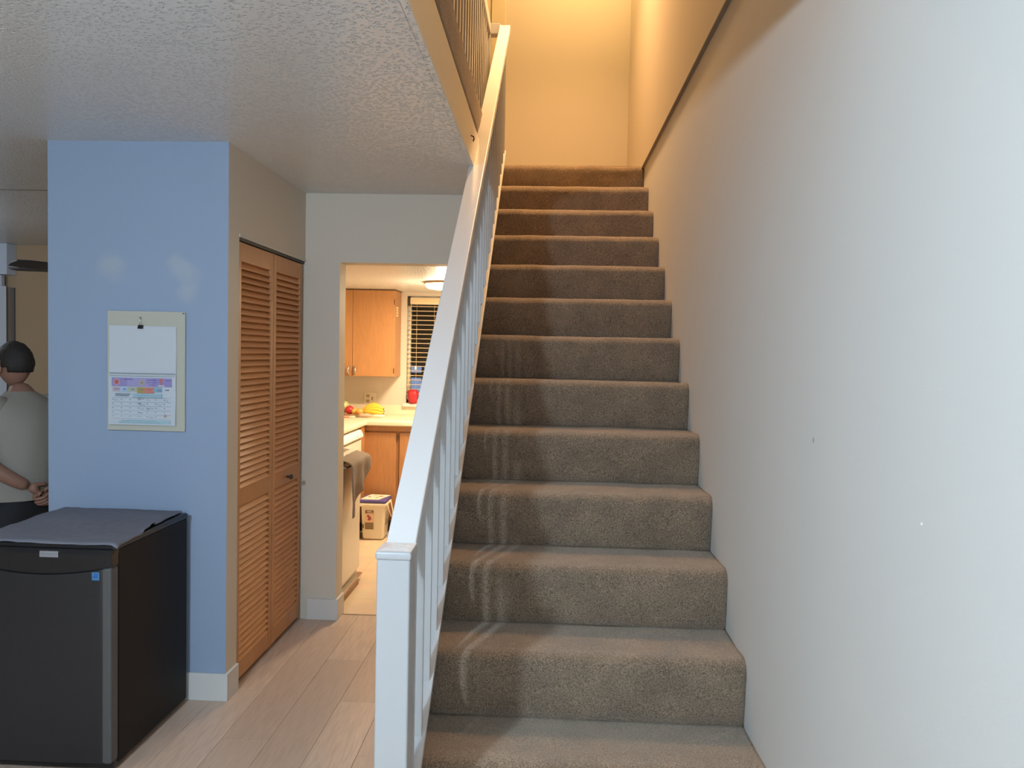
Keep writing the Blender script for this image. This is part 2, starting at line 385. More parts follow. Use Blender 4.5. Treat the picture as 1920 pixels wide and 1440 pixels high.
# ------------------------------------------------------------------ staircase: carpeted steps
stair = thing('staircase', (0.1, Y0, 0), 'straight staircase covered in taupe carpet rising to the landing', 'staircase')
def step(k):
    yk = Y0 + (k - 1) * RUN; z0 = (k - 1) * RISE; z1 = k * RISE
    yn = yk + RUN if k < NST else 5.22
    prof = []
    for t in (0.0, 0.12, 0.3, 0.5, 0.68): prof.append((yk - 0.010 * math.sin(min(t / 0.68, 1) * PI * 0.5), z0 + t * RISE))
    R = 0.044
    for a in range(0, 91, 15):
        aa = math.radians(180 - a); prof.append((yk - 0.012 + R + R * math.cos(aa), z1 - R + R * math.sin(aa)))
    for t in (0.35, 0.55, 0.75, 0.92, 1.0): prof.append((yk + RUN * 0.15 + (yn - yk - RUN * 0.15) * t + (0.012 if t == 1 else 0), z1 - (0.004 if t < 1 else 0.0)))
    nx = 90; bm = bmesh.new(); rows = []
    xa, xb = KXR + 0.031, XW - 0.0003
    for i in range(nx + 1):
        x = xa + (xb - xa) * i / nx
        row = []
        edge = max(0, 1 - (xb - x) / 0.03)
        for j, (y, z) in enumerate(prof):
            p = Vector((x * 7, y * 9, z * 9)); q = Vector((x * 45, y * 45, z * 45))
            d = 0.0035 * mnoise.noise(p) + 0.0016 * mnoise.noise(q)
            nrm = Vector((0, -1, 0)) if j < 5 else (Vector((0, -0.7, 0.7)) if j < 12 else Vector((0, 0, 1)))
            c = Vector((x, y, z)) + nrm * d
            c.y += 0.006 * edge * edge
            row.append(bm.verts.new(c))
        row.append(bm.verts.new((x, yn + 0.012, z0 - 0.02))); row.append(bm.verts.new((x, yk + 0.03, z0 - 0.02)))
        rows.append(row)
    m = len(rows[0])
    for a, b in zip(rows[:-1], rows[1:]):
        for j in range(m): bm.faces.new((a[j], a[(j + 1) % m], b[(j + 1) % m], b[j]))
    bm.faces.new(rows[0][::-1]); bm.faces.new(rows[-1])
    return finish('step', bm, CARPET, stair, smooth=True)
for k in range(1, NST + 1): step(k)

# ------------------------------------------------------------------ stair railing
rail = thing('stair_railing', (-0.336, 1.74, 0), 'white railing of flat handrail, square newel post and thin balusters beside the stairs', 'railing')
XR0, XR1 = -0.372, -0.301
NX0, NX1, NY0, NY1 = -0.373, -0.297, 1.700, 1.782
part('newel_post', rail, WHITE, [(NX0, NX1, NY0, NY1, 0, 1.012)], bevel=0.005)
def cap(bm):
    box(bm, NX0 - 0.003, NX1 + 0.003, NY0 - 0.004, NY1 + 0.004, 1.008, 1.028)
def cap_top(bm):
    pts = []; n = 14
    vv = []
    for i in range(n + 1):
        r = []
        for j in range(n + 1):
            x = NX0 - 0.001 + (NX1 - NX0 + 0.002) * i / n; y = NY0 + (NY1 - NY0) * j / n
            e = min(i, n - i, j, n - j) / 3
            z = 1.0275 + 0.0035 * min(e, 1) + 0.0028 * mnoise.noise(Vector((x * 70, y * 70, 3))) * min(e, 1)
            r.append(bm.verts.new((x, y, z)))
        vv.append(r)
    for i in range(n):
        for j in range(n): bm.faces.new((vv[i][j], vv[i + 1][j], vv[i + 1][j + 1], vv[i][j + 1]))
part('newel_cap', rail, WHITE, fn=cap, bevel=0.006, seg=3)
part('cap_top_paint', rail, WHITE_LIT, fn=cap_top, smooth=True)
RS = 0.764
def rz(y): return 1.046 + RS * (y - 1.825)           # top surface of the handrail
def bz(y): return 0.538 + 0.757 * (y - 2.04)          # top surface of the bottom rail
y_end = 5.26
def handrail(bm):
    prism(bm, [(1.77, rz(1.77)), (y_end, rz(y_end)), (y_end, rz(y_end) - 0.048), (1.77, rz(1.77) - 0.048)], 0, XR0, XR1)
part('handrail', rail, WHITE_LIT, fn=handrail, bevel=0.004, seg=3)
YBE = 4.99
part('light_block_board', rail, WHITE, fn=lambda bm: prism(bm, [(1.782, bz(1.782) - 0.02), (YBE, bz(YBE) - 0.02), (YBE, bz(YBE) - 0.30), (2.05, bz(2.05) - 0.42), (1.782, 0.0)], 0, -0.372, -0.338))  # unseen board added to keep light from the left off the treads
part('bottom_rail', rail, WHITE, fn=lambda bm: prism(bm, [(1.775, bz(1.775)), (YBE, bz(YBE)), (YBE, bz(YBE) - 0.020), (1.775, bz(1.775) - 0.020)], 0, -0.345, -0.2955), bevel=0.002)
yb = 1.958 - 0.1247; nb = 0
while yb < 4.985:
    d = 0.010
    bm = bmesh.new()
    x0, x1 = -0.329, -0.3045
    vs, fs = box(bm, x0, x1, yb, yb + d, 0, 1)
    for v in vs:
        v.co.z = (rz(v.co.y) - 0.046) if v.co.z > 0.5 else (bz(v.co.y) - 0.004)
    finish('baluster', bm, WHITE, rail, bevel=0.0015, seg=1); nb += 1
    yb += 0.1247
# ------------------------------------------------------------------ landing railing upstairs
GX0, GX1 = -0.475, -0.425
guard = thing('landing_railing', (-0.45, 5.27, UPZ), 'cream-lit upstairs railing with thin balusters along the opening edge', 'railing')
part('post', guard, WHITE, [(-0.475, -0.43, 5.235, 5.285, UPZ - 0.01, 3.61)], bevel=0.003)
part('top_rail', guard, WHITE, [(-0.485, -0.43, YOP, 5.235, 3.602, 3.674)], bevel=0.004)
part('end_rail', guard, WHITE, [(-0.485, XR0 + 0.004, 5.235, 5.30, 3.602, 3.674)], bevel=0.004)
part('base_rail', guard, WHITE, [(-0.475, -0.43, YOP, 5.235, UPZ + 0.075, UPZ + 0.095)], bevel=0.002)
y = YOP + 0.06
while y < 5.2:
    part('baluster', guard, WHITE, [(-0.461, -0.443, y, y + 0.026, UPZ + 0.09, 3.605)], bevel=0.001, seg=1); y += 0.115
# fascia hooks seen near the handrail
tag(part('wall_hook', None, DARKM, fn=lambda bm: tube(bm, [(XE + 0.0, 3.34, 2.405), (XE + 0.012, 3.34, 2.400), (XE + 0.014, 3.34, 2.388), (XE + 0.010, 3.34, 2.380)], 0.003, 6)),
    'tiny dark screw hook on the cream fascia near the handrail', 'hook')
# door casing at the end of the upper hall
struct('trim_4', CREAMTRIM, [(-0.505, -0.395, YU - 0.018, YU, UPZ, 4.75), (-0.60, -0.505, YU - 0.006, YU, UPZ, 4.75)], 'cream door casing at the end of the upstairs hall', 'trim', bevel=0.003)

# ------------------------------------------------------------------ folding louvered closet door
door = thing('door_1', (XC, 3.66, 0), 'honey coloured folding louvered closet door beside the blue wall', 'door', kind='structure')
def door_panel(ya, yb, zt):
    st = 0.036; xo, xi = XC - 0.006, XC - 0.034
    zb = 0.022
    for (a, b) in ((ya, ya + st), (yb - st, yb)):
        part('stile', door, WOOD, [(xi, xo, a, b, zb, zt)], bevel=0.002, seg=1)
    rails = [(zb, 0.104), (0.785, 0.865), (zt - 0.082, zt)]
    for (a, b) in rails:
        part('rail', door, WOOD, [(xi + 0.002, xo - 0.002, ya + st, yb - st, a, b)], bevel=0.002, seg=1)
    bm = bmesh.new(); L2 = (yb - ya) / 2 - st + 0.002
    M = Matrix.Rotation(math.radians(-37), 4, 'Y')
    box(bm, -0.003, 0.003, -L2, L2, -0.0195, 0.0195, M=M)
    me = bpy.data.meshes.new('slat'); bmesh.ops.recalc_face_normals(bm, faces=bm.faces); bm.to_mesh(me); bm.free(); me.materials.append(SLATM)
    for (a, b) in ((rails[0][1], rails[1][0]), (rails[1][1], rails[2][0])):
        n = int(round((b - a) / 0.0278)); p = (b - a) / n
        for i in range(n):
            o = bpy.data.objects.new('slat', me); COL.objects.link(o); o.parent = door; o.matrix_parent_inverse = parent_world(door).inverted()
            o.location = ((xi + xo) / 2 + 0.001, (ya + yb) / 2, a + (i + 0.5) * p)
door_panel(3.242, 3.668, 1.928)
door_panel(3.672, 4.098, 1.928)
part('track', door, DARKM, [(XC - 0.036, XC - 0.004, 3.236, 4.125, 1.932, 1.944)])
part('track_lip', door, mat('track_white', (0.6, 0.57, 0.5), 0.4), [(XC - 0.002, XC + 0.004, 3.236, 4.125, 1.944, 1.958)])
part('knob', door, DARKM, fn=lambda bm: lathe(bm, [(0.006, 0), (0.006, 0.012), (0.013, 0.018), (0.013, 0.026), (0.008, 0.030)], 14,
     Matrix.Translation((XC - 0.006, 3.885, 0.820)) @ Matrix.Rotation(PI / 2, 4, 'Y')))
struct('trim_5', CABD, [(XC - 0.088, XC - 0.06, 3.24, 4.12, 0, 1.94)], 'dark sheet behind the louvers standing in for the unlit closet interior', 'closet interior')  # flat dark sheet, the closet's inner shade put into its colour

# ------------------------------------------------------------------ calendar on the blue wall
bd = thing('calendar_board', (-1.654, YC, 1.37), 'cream cardboard backing board hung on the blue wall', 'board')
CREAMB = mat('cream_cardboard', (0.50, 0.49, 0.42), 0.8)
part('backing', bd, CREAMB, [(-1.817, -1.489, YC - 0.011, YC - 0.001, 1.124, 1.617)], bevel=0.002)
part('corner_pin', bd, DARKM, [(-1.500, -1.492, YC - 0.0125, YC - 0.010, 1.608, 1.612)])
cal = thing('wall_calendar', (-1.665, YC - 0.012, 1.35), 'white paper calendar with purple header strip clipped to the cream board', 'calendar')
PAPER = mat('calendar_paper', (0.56, 0.60, 0.66), 0.75)
X0, X1 = -1.806, -1.524; YS = YC - 0.0125
def sheet(bm, z0, z1, lift0, lift1, th):
    n = 12; A = []
    for i in range(n + 1):
        t = i / n; z = z0 + (z1 - z0) * t; l = lift0 + (lift1 - lift0) * t + 0.0012 * math.sin(t * 9)
        A.append([bm.verts.new((x, YS - l - dd, z)) for dd in (0, th) for x in (X0, X1)])
    for a, b in zip(A[:-1], A[1:]):
        for q in ((0, 1, 1, 0), ):
            bm.faces.new((a[0], a[1], b[1], b[0])); bm.faces.new((a[2], b[2], b[3], a[3])); bm.faces.new((a[0], b[0], b[2], a[2])); bm.faces.new((a[1], a[3], b[3], b[1]))
    bm.faces.new((A[0][0], A[0][2], A[0][3], A[0][1])); bm.faces.new((A[-1][0], A[-1][1], A[-1][3], A[-1][2]))
part('upper_sheet', cal, PAPER, fn=lambda bm: sheet(bm, 1.358, 1.556, 0.001, 0.001, 0.001))
part('lower_sheet', cal, PAPER, fn=lambda bm: sheet(bm, 1.148, 1.356, 0.003, 0.001, 0.004))
hl = bmesh.new()
for i in range(44):
    x = X0 + 0.006 + i * 0.00625
    for z in (1.3605, 1.3485): box(hl, x, x + 0.0032, YS - 0.0075, YS - 0.0060, z, z + 0.0022)
finish('binding_holes', hl, mat('binding_dark', (0.06, 0.09, 0.14), 0.7), cal)
def ink(name, col): return mat('print_' + name, col, 0.75)
YP = YS - 0.0086
LAYER = [0]
def pr(name, boxes, col, disc=None):
    bm = bmesh.new(); LAYER[0] += 1; YP = YS - 0.0086 - 0.00009 * LAYER[0]
    for (a, b, c, d) in boxes:
        box(bm, X0 + a * 0.282, X0 + b * 0.282, YP, YS - 0.006, 1.148 + c * 0.208, 1.148 + d * 0.208)
    if disc:
        for (a, c, r, r2) in disc:
            M = Matrix.Translation((X0 + a * 0.282, YP, 1.148 + c * 0.208)) @ Matrix.Rotation(PI / 2, 4, 'X')
            lathe(bm, [(r, -0.0004), (r, r2)], 20, M)
    o = finish(name, bm, ink(name, col), cal)
    if len(boxes) > 1: o['kind'] = 'stuff'
    return o
pr('header_band', [(0.05, 0.945, 0.765, 0.935)], (0.30, 0.26, 0.52))
pr('header_band_glow', [(0.28, 0.66, 0.77, 0.93)], (0.36, 0.33, 0.58))
pr('emblem_ring', [], (0.55, 0.34, 0.38), [(0.125, 0.85, 0.0135, 0.0003)])
pr('emblem_red', [], (0.50, 0.12, 0.12), [(0.125, 0.85, 0.009, 0.0007)])
pr('emblem_gold', [], (0.45, 0.38, 0.38), [(0.50, 0.845, 0.0125, 0.0003)])
pr('emblem_gold_ring', [], (0.36, 0.30, 0.24), [(0.50, 0.845, 0.007, 0.0007)])
pr('header_figure_red', [(0.765, 0.81, 0.86, 0.925), (0.78, 0.80, 0.80, 0.86)], (0.55, 0.16, 0.14))
pr('header_figure_white', [(0.745, 0.84, 0.775, 0.80)], (0.60, 0.58, 0.60))
pr('header_text', [(0.235, 0.365, 0.895, 0.915), (0.575, 0.715, 0.885, 0.905), (0.565, 0.725, 0.84, 0.855), (0.605, 0.69, 0.79, 0.805), (0.86, 0.92, 0.88, 0.90)], (0.20, 0.14, 0.42))
for i, (a, b, c) in enumerate(((0.06, 0.17, (0.52, 0.42, 0.48)), (0.17, 0.295, (0.40, 0.52, 0.70)), (0.295, 0.43, (0.42, 0.46, 0.38)), (0.43, 0.54, (0.42, 0.30, 0.10)),
                               (0.54, 0.68, (0.60, 0.22, 0.18)), (0.68, 0.80, (0.26, 0.42, 0.54)))):
    bm = bmesh.new(); box(bm, X0 + a * 0.282, X0 + b * 0.282, YP, YP + 0.0014, 1.148 + (0.635 if i in (3, 4) else 0.66) * 0.208, 1.148 + 0.75 * 0.208)
    LAYER[0] += 1
    finish('rainbow_block', bm, mat('print_rainbow_%d' % i, c, 0.75), cal)
pr('block_text', [(0.085, 0.165, 0.70, 0.715), (0.225, 0.26, 0.695, 0.72), (0.34, 0.39, 0.70, 0.715), (0.475, 0.52, 0.695, 0.712), (0.585, 0.64, 0.70, 0.712), (0.73, 0.79, 0.69, 0.705), (0.85, 0.90, 0.695, 0.712)], (0.22, 0.22, 0.36))
pr('title_text', [(0.105, 0.325, 0.608, 0.618), (0.105, 0.305, 0.577, 0.587)], (0.10, 0.14, 0.20))
pr('title_band', [(0.365, 0.80, 0.595, 0.625), (0.365, 0.80, 0.55, 0.58)], (0.34, 0.52, 0.62))
rnd = random.Random(3); rows = []
for r in range(5):
    for c in range(7):
        a = 0.06 + c * 0.128; z = 0.50 - r * 0.083
        rows.append((a, a + 0.014, z, z + 0.012))
        if rnd.random() < 0.35: rows.append((a + 0.03, a + 0.03 + 0.05 * rnd.random() + 0.02, z - 0.012, z - 0.007))
rows += [(0.44, 0.48, 0.505, 0.53), (0.48, 0.53, 0.515, 0.522), (0.44, 0.48, 0.42, 0.44), (0.46, 0.54, 0.40, 0.408), (0.57, 0.61, 0.315, 0.335), (0.61, 0.67, 0.33, 0.338), (0.45, 0.51, 0.235, 0.25)]
pr('grid_numbers', rows, (0.36, 0.37, 0.46))
pr('grid_lines', [(0.05, 0.93, 0.125 + 0.083 * i, 0.1275 + 0.083 * i) for i in range(6)], (0.50, 0.52, 0.60))
pr('moon_emblem', [], (0.50, 0.30, 0.24), [(0.855, 0.19, 0.006, 0.0004)])
pr('footer_band', [(0.30, 0.93, 0.035, 0.10), (0.16, 0.30, 0.04, 0.075)], (0.38, 0.55, 0.62))
pr('footer_text', [(0.20, 0.72, 0.085, 0.093), (0.17, 0.78, 0.048, 0.056)], (0.22, 0.36, 0.48))
clip = thing('binder_clip', (-1.671, YC - 0.016, 1.56), 'small black binder clip holding the calendar to the board', 'clip')
part('clip_body', clip, BLACK, fn=lambda bm: prism(bm, [(YC - 0.026, 1.545), (YC - 0.010, 1.545), (YC - 0.012, 1.560), (YC - 0.021, 1.560)], 0, -1.682, -1.662), bevel=0.001)
part('clip_wire', clip, CHROME, fn=lambda bm: tube(bm, [(-1.677, YC - 0.020, 1.558), (-1.6745, YC - 0.017, 1.580), (-1.672, YC - 0.015, 1.590), (-1.6695, YC - 0.017, 1.580), (-1.667, YC - 0.020, 1.558)], 0.0009, 6))
part('push_pin', clip, CHROME, fn=lambda bm: lathe(bm, [(0.003, 0), (0.002, 0.006), (0.0035, 0.011)], 12, Matrix.Translation((-1.673, YC - 0.011, 1.590)) @ Matrix.Rotation(PI / 2, 4, 'X')))

# ------------------------------------------------------------------ mini fridge
FX0, FX1, FYF, FYB, FZ = -1.965, -1.462, 2.575, 3.085, 0.795
fr = thing('mini_fridge', ((FX0 + FX1) / 2, 2.8, 0), 'black mini fridge with dark steel door standing in front of the blue wall', 'refrigerator')
part('cabinet', fr, BLACKSIDE, [(FX0, FX1, FYF, FYB, 0.022, FZ - 0.02)], bevel=0.006)
part('top_panel', fr, BLACK, [(FX0 - 0.003, FX1 + 0.004, FYF - 0.03, FYB, FZ - 0.022, FZ)], bevel=0.008, seg=3)
DZ0, DZ1 = 0.042, 0.765
def door_body(bm):
    # door front is gently bowed, its upper edge scooped in an arc under the handle band
    n = 24; yf = FYF - 0.048; ring = []
    A = []
    for i in range(n + 1):
        t = i / n; x = FX0 + (FX1 - FX0) * t
        bow = 0.006 * (1 - (2 * t - 1) ** 2)
        er = 0.012 * max(0, (abs(2 * t - 1) - 0.93) / 0.07) ** 2
        arc = 0.030 * (1 - (2 * t - 1) ** 2)
        A.append([bm.verts.new((x, yf - bow + er, DZ0)), bm.verts.new((x, yf - bow + er, 0.722 - arc)), bm.verts.new((x, FYF - 0.004, 0.722 - arc)), bm.verts.new((x, FYF - 0.004, DZ0))])
    for a, b in zip(A[:-1], A[1:]):
        for k in range(4): bm.faces.new((a[k], a[(k + 1) % 4], b[(k + 1) % 4], b[k]))
    bm.faces.new(A[0][::-1]); bm.faces.new(A[-1])
dr = part('door', fr, STEEL, fn=door_body, bevel=0.003)
part('door_edge', dr, STEELE, [(FX1 - 0.034, FX1 + 0.0015, FYF - 0.0495, FYF - 0.002, DZ0 - 0.001, 0.718)], bevel=0.008, seg=3)
def band(bm):
    n = 24; yf = FYF - 0.042; A = []
    for i in range(n + 1):
        t = i / n; x = FX0 + (FX1 - FX0) * t; arc = 0.030 * (1 - (2 * t - 1) ** 2); bow = 0.004 * (1 - (2 * t - 1) ** 2)
        A.append([bm.verts.new((x, yf - bow, 0.722 - arc)), bm.verts.new((x, yf - bow - 0.006, 0.765)), bm.verts.new((x, yf + 0.004, 0.779)), bm.verts.new((x, FYF, 0.779)), bm.verts.new((x, FYF, 0.722 - arc))])
    for a, b in zip(A[:-1], A[1:]):
        for k in range(5): bm.faces.new((a[k], a[(k + 1) % 5], b[(k + 1) % 5], b[k]))
    bm.faces.new(A[0][::-1]); bm.faces.new(A[-1])
hb = part('handle_band', fr, BLACK, fn=band, bevel=0.002)
part('badge', hb, mat('badge_silver', (0.42, 0.43, 0.46), 0.3, metallic=0.5), [(-1.708, -1.643, FYF - 0.0525, FYF - 0.046, 0.752, 0.773)], bevel=0.001)
part('badge_print', hb, mat('badge_grey', (0.25, 0.25, 0.28), 0.4), [(-1.702, -1.649, FYF - 0.0535, FYF - 0.052, 0.760, 0.766)])
st = part('energy_sticker', dr, mat('sticker_blue', (0.06, 0.20, 0.42), 0.5), [(-1.526, -1.500, FYF - 0.0512, FYF - 0.0492, 0.678, 0.705)])
part('sticker_arrow', dr, mat('sticker_dark_blue', (0.03, 0.10, 0.35), 0.5), [(-1.522, -1.506, FYF - 0.0518, FYF - 0.0511, 0.6865, 0.692), (-1.518, -1.504, FYF - 0.0518, FYF - 0.0511, 0.695, 0.700)])
part('plinth', fr, BLACK, [(FX0 + 0.01, FX1 - 0.004, FYF - 0.022, FYF + 0.02, 0.012, 0.042)])
for (x, y) in ((FX0 + 0.04, FYF + 0.03), (FX1 - 0.04, FYF + 0.03), (FX0 + 0.04, FYB - 0.05), (FX1 - 0.04, FYB - 0.05)):
    part('foot', fr, BLACK, fn=lambda bm: lathe(bm, [(0.016, 0), (0.016, 0.024)], 12, Matrix.Translation((x, y, 0))))
part('hinge_cap', fr, BLACK, [(FX1 - 0.03, FX1 + 0.002, FYF - 0.03, FYF + 0.0, FZ - 0.035, FZ - 0.02)], bevel=0.002)
def cloth(bm):
    nx, ny = 60, 60; V = []
    x0, x1, y0, y1 = FX0 - 0.012, FX1 + 0.014, FYF - 0.035, FYB + 0.0
    for i in range(nx + 1):
        r = []
        for j in range(ny + 1):
            u = i / nx; v = j / ny
            x = x0 + (x1 - x0) * u; y = y0 + (y1 - y0) * v
            # the right edge is pulled back from the far corner, so black top shows there
            x -= 0.035 * u * v
            x += 0.006 * mnoise.noise(Vector((0.3, v * 9, 5))) * u
            y += 0.004 * mnoise.noise(Vector((u * 9, 0.2, 7))) * (1 - v)
            z = FZ + 0.003 + 0.0035 * (mnoise.noise(Vector((u * 3.5, v * 4, 1.7))) + 0.5) + 0.0018 * mnoise.noise(Vector((u * 14, v * 14, 0)))
            if v > 0.55 and u < 0.45: z += 0.008 * max(0, math.sin((v - 0.55) * 9)) * (0.45 - u) * 1.6
            if 0.35 < v < 0.55 and u > 0.93: z += 0.010 * (u - 0.93) / 0.07
            over = max(0, x - (FX1 - 0.004)); z -= over * 0.7
            over = max(0, (FYF - 0.028) - y); z -= over * 0.7
            r.append(bm.verts.new((x, y, z)))
        V.append(r)
    for i in range(nx):
        for j in range(ny): bm.faces.new((V[i][j], V[i + 1][j], V[i + 1][j + 1], V[i][j + 1]))
c = part('fridge_cloth', None, CLOTH, fn=cloth, smooth=True)
sm = c.modifiers.new('s', 'SOLIDIFY'); sm.thickness = 0.0018; sm.offset = 1
tag(c, 'crumpled grey cloth spread over the top of the mini fridge', 'cloth')

# ------------------------------------------------------------------ kitchen
# upper cabinet on the back wall
uc = thing('wall_cabinet', (-1.6, KY, 1.255), 'oak wall cabinet with two doors and curved pulls beside the kitchen window', 'cabinet')
CF = 6.47
part('body', uc, CAB, [(KXL + 0.002, -1.296, CF + 0.02, KY - 0.002, 1.255, KZ - 0.006)], bevel=0.002)
part('top_edge', uc, CABD, [(KXL + 0.002, -1.290, CF - 0.002, KY - 0.002, KZ - 0.006, KZ - 0.001)])
HN = mat('pull_nickel', (0.45, 0.44, 0.46), 0.35, metallic=0.8)
for (a, b, hx) in ((-1.649, -1.298, -1.632), (-2.005, -1.652, -1.671)):
    d = part('door', uc, CAB, [(a, b, CF, CF + 0.019, 1.257, KZ - 0.010)], bevel=0.0015)
    def pull(bm, hx=hx):
        s = 1 if hx > -1.65 else -1
        pts = []
        for i in range(9):
            t = i / 8; pts.append((hx + s * 0.013 * math.sin(t * PI), CF - 0.004 - 0.020 * math.sin(t * PI), 1.243 + 0.024 + t * 0.072))
        tube(bm, pts, [0.004, 0.006, 0.007, 0.008, 0.008, 0.008, 0.007, 0.006, 0.004], 8)
    part('pull', d, HN, fn=pull)
    if hx > -1.65:
        for z in (1.885, 1.305): part('hinge', d, mat('hinge_brass', (0.16, 0.10, 0.06), 0.4, metallic=0.7), [(-1.301, -1.2945, CF - 0.002, CF + 0.012, z - 0.022, z + 0.022)], bevel=0.001)
part('side_label', uc, mat('paper_label_grey', (0.40, 0.30, 0.2), 0.6), [(-1.2965, -1.2955, CF + 0.13, CF + 0.155, 1.66, 1.695)])
part('side_notices', uc, mat('paper_label_cream', (0.80, 0.62, 0.38), 0.6), [(-1.2965, -1.2955, CF + 0.075, CF + 0.165, 1.835 - 0.022 * i, 1.85 - 0.022 * i) for i in range(4)])

# base cabinets along the back wall
CFY = 6.16
bc = thing('base_cabinet', (-1.0, KY, 0), 'oak base cabinets under the counter on the back kitchen wall', 'cabinet')
part('body', bc, CAB, [(-1.50, KXR - 0.012, CFY + 0.018, KY - 0.002, 0.10, 0.868)], bevel=0.002)
part('face_rail', bc, CAB, [(-1.50, KXR - 0.012, CFY + 0.003, CFY + 0.018, 0.828, 0.868)])
part('toe_kick', bc, CABD, [(-1.50, KXR - 0.012, CFY + 0.07, KY - 0.01, 0, 0.10)])
for (a, b) in ((-1.478, -1.205), (-1.178, -0.84), (-0.81, -0.47)):
    d = part('door', bc, CAB, [(a, b, CFY, CFY + 0.018, 0.13, 0.815)], bevel=0.002)
    part('door_gap', d, CABD, [(a - 0.006, a - 0.0005, CFY + 0.012, CFY + 0.0185, 0.13, 0.815)])
    part('hinge', d, CABD, [(b - 0.001, b + 0.010, CFY - 0.003, CFY + 0.014, 0.755, 0.795)], bevel=0.001)
# left run carcass and dishwasher
lc = thing('corner_cabinet', (-1.8, 5.7, 0), 'oak corner cabinet end beside the white dishwasher', 'cabinet')
part('body', lc, CAB, [(KXL + 0.002, -1.502, 6.02, KY - 0.002, 0.10, 0.868)], bevel=0.002)
part('end_stile', lc, CAB, [(-1.502, -1.46, 6.02, CFY - 0.001, 0.10, 0.868)])
part('end_panel', lc, CAB, [(KXL + 0.002, -1.47, 5.02, 5.38, 0.10, 0.868)])
part('toe_kick', lc, CABD, [(KXL + 0.002, -1.54, 6.02, KY - 0.01, 0, 0.10)])
dwt = thing('dishwasher', (-1.75, 5.7, 0), 'cream-white dishwasher with rounded control panel under the left counter', 'dishwasher')
part('body', dwt, APPL, [(KXL + 0.01, -1.47, 5.39, 6.0, 0.02, 0.855)])
part('door', dwt, APPL, [(-1.47, -1.448, 5.395, 5.995, 0.12, 0.775)], bevel=0.004)
part('control_panel', dwt, mat('dishwasher_white', (0.90, 0.87, 0.80), 0.3), fn=lambda bm: prism(bm, [(-1.47, 0.785), (-1.438, 0.79), (-1.432, 0.80), (-1.436, 0.82), (-1.452, 0.850), (-1.47, 0.855)], 1, 5.395, 5.995), bevel=0.003)
part('panel_button', dwt, mat('button_grey', (0.4, 0.36, 0.3), 0.5), [(-1.437, -1.4325, 5.80, 5.83, 0.812, 0.818)])
# countertop, L-shaped
def counter(bm):
    pts = [(KXL + 0.002, 4.95), (-1.445, 4.95), (-1.445, 6.125), (KXR - 0.012, 6.125), (KXR - 0.012, KY - 0.002), (KXL + 0.002, KY - 0.002)]
    prism(bm, pts, 2, 0.87, 0.912)
ct = thing('countertop', (-1.7, 6.4, 0.87), 'cream laminate L-shaped kitchen countertop', 'countertop')
part('slab', ct, COUNTER, fn=counter, bevel=0.010, seg=3)
part('backsplash', ct, COUNTER, [(KXL + 0.02, KXR - 0.012, KY - 0.020, KY - 0.001, 0.912, 1.0), (KXL + 0.002, KXL + 0.02, 4.95, KY - 0.002, 0.912, 1.0)], bevel=0.003)
# window
wn = thing('window_1', (-0.9, KY, 1.02), 'kitchen window, dark outside', 'window', kind='structure')
part('frame', wn, TRIM, [(WX0, WX0 + 0.028, KY + 0.04, KY + 0.09, WZ0, WZ1), (WX1 - 0.028, WX1, KY + 0.04, KY + 0.09, WZ0, WZ1), (WX0, WX1, KY + 0.04, KY + 0.09, WZ0, WZ0 + 0.03),
                         (WX0, WX1, KY + 0.04, KY + 0.09, WZ1 - 0.03, WZ1), (-0.895, -0.865, KY + 0.05, KY + 0.08, WZ0, WZ1)], bevel=0.002)
glass = bpy.data.materials.new('window_glass'); glass.use_nodes = True
gb = glass.node_tree.nodes['Principled BSDF']; gb.inputs['Transmission Weight'].default_value = 1; gb.inputs['Roughness'].default_value = 0.02; gb.inputs['IOR'].default_value = 1.45; gb.inputs['Base Color'].default_value = (0.8, 0.85, 0.9, 1)
part('pane', wn, glass, [(WX0 + 0.02, -0.88, KY + 0.060, KY + 0.064, WZ0 + 0.02, WZ1 - 0.02)])
part('pane', wn, glass, [(-0.88, WX1 - 0.02, KY + 0.066, KY + 0.070, WZ0 + 0.02, WZ1 - 0.02)])
part('sill', wn, TRIM, [(WX0 - 0.022, WX1 + 0.02, KY - 0.055, KY + 0.03, 0.988, 1.018)], bevel=0.004)
bl = thing('venetian_blind', (-0.9, KY - 0.02, 1.9), 'cream venetian blind lowered over the dark kitchen window', 'blind')
BLM = mat('blind_cream', (0.78, 0.64, 0.42), 0.45)
part('headrail', bl, BLM, [(-1.215, WX1 - 0.005, KY - 0.018, KY + 0.03, 1.886, 1.945)], bevel=0.003)
part('side_bracket', bl, DARKM, [(-1.238, -1.218, KY - 0.004, KY + 0.03, 1.872, 1.945)])
bm = bmesh.new(); box(bm, -0.5 * (WX1 - WX0) + 0.01, 0.5 * (WX1 - WX0) - 0.006, -0.021, 0.021, -0.0012, 0.0012, M=Matrix.Rotation(math.radians(-7), 4, 'X'))
sme = bpy.data.meshes.new('blind_slat'); bmesh.ops.recalc_face_normals(bm, faces=bm.faces); bm.to_mesh(sme); bm.free(); sme.materials.append(BLM)
for i in range(19):
    o = bpy.data.objects.new('blind_slat', sme); COL.objects.link(o); o.parent = bl; o.matrix_parent_inverse = parent_world(bl).inverted()
    o.location = ((WX0 + WX1) / 2, KY + 0.006, 1.868 - i * 0.0405)
part('bottom_bar', bl, BLM, [(WX0 + 0.01, WX1 - 0.006, KY - 0.014, KY + 0.026, 1.098, 1.110)], bevel=0.002)
part('cord', bl, BLM, fn=lambda bm: [tube(bm, [(x, KY - 0.016, 1.89), (x, KY - 0.016, 1.11)], 0.0012, 5) for x in (-1.155, -1.0, -0.7)])
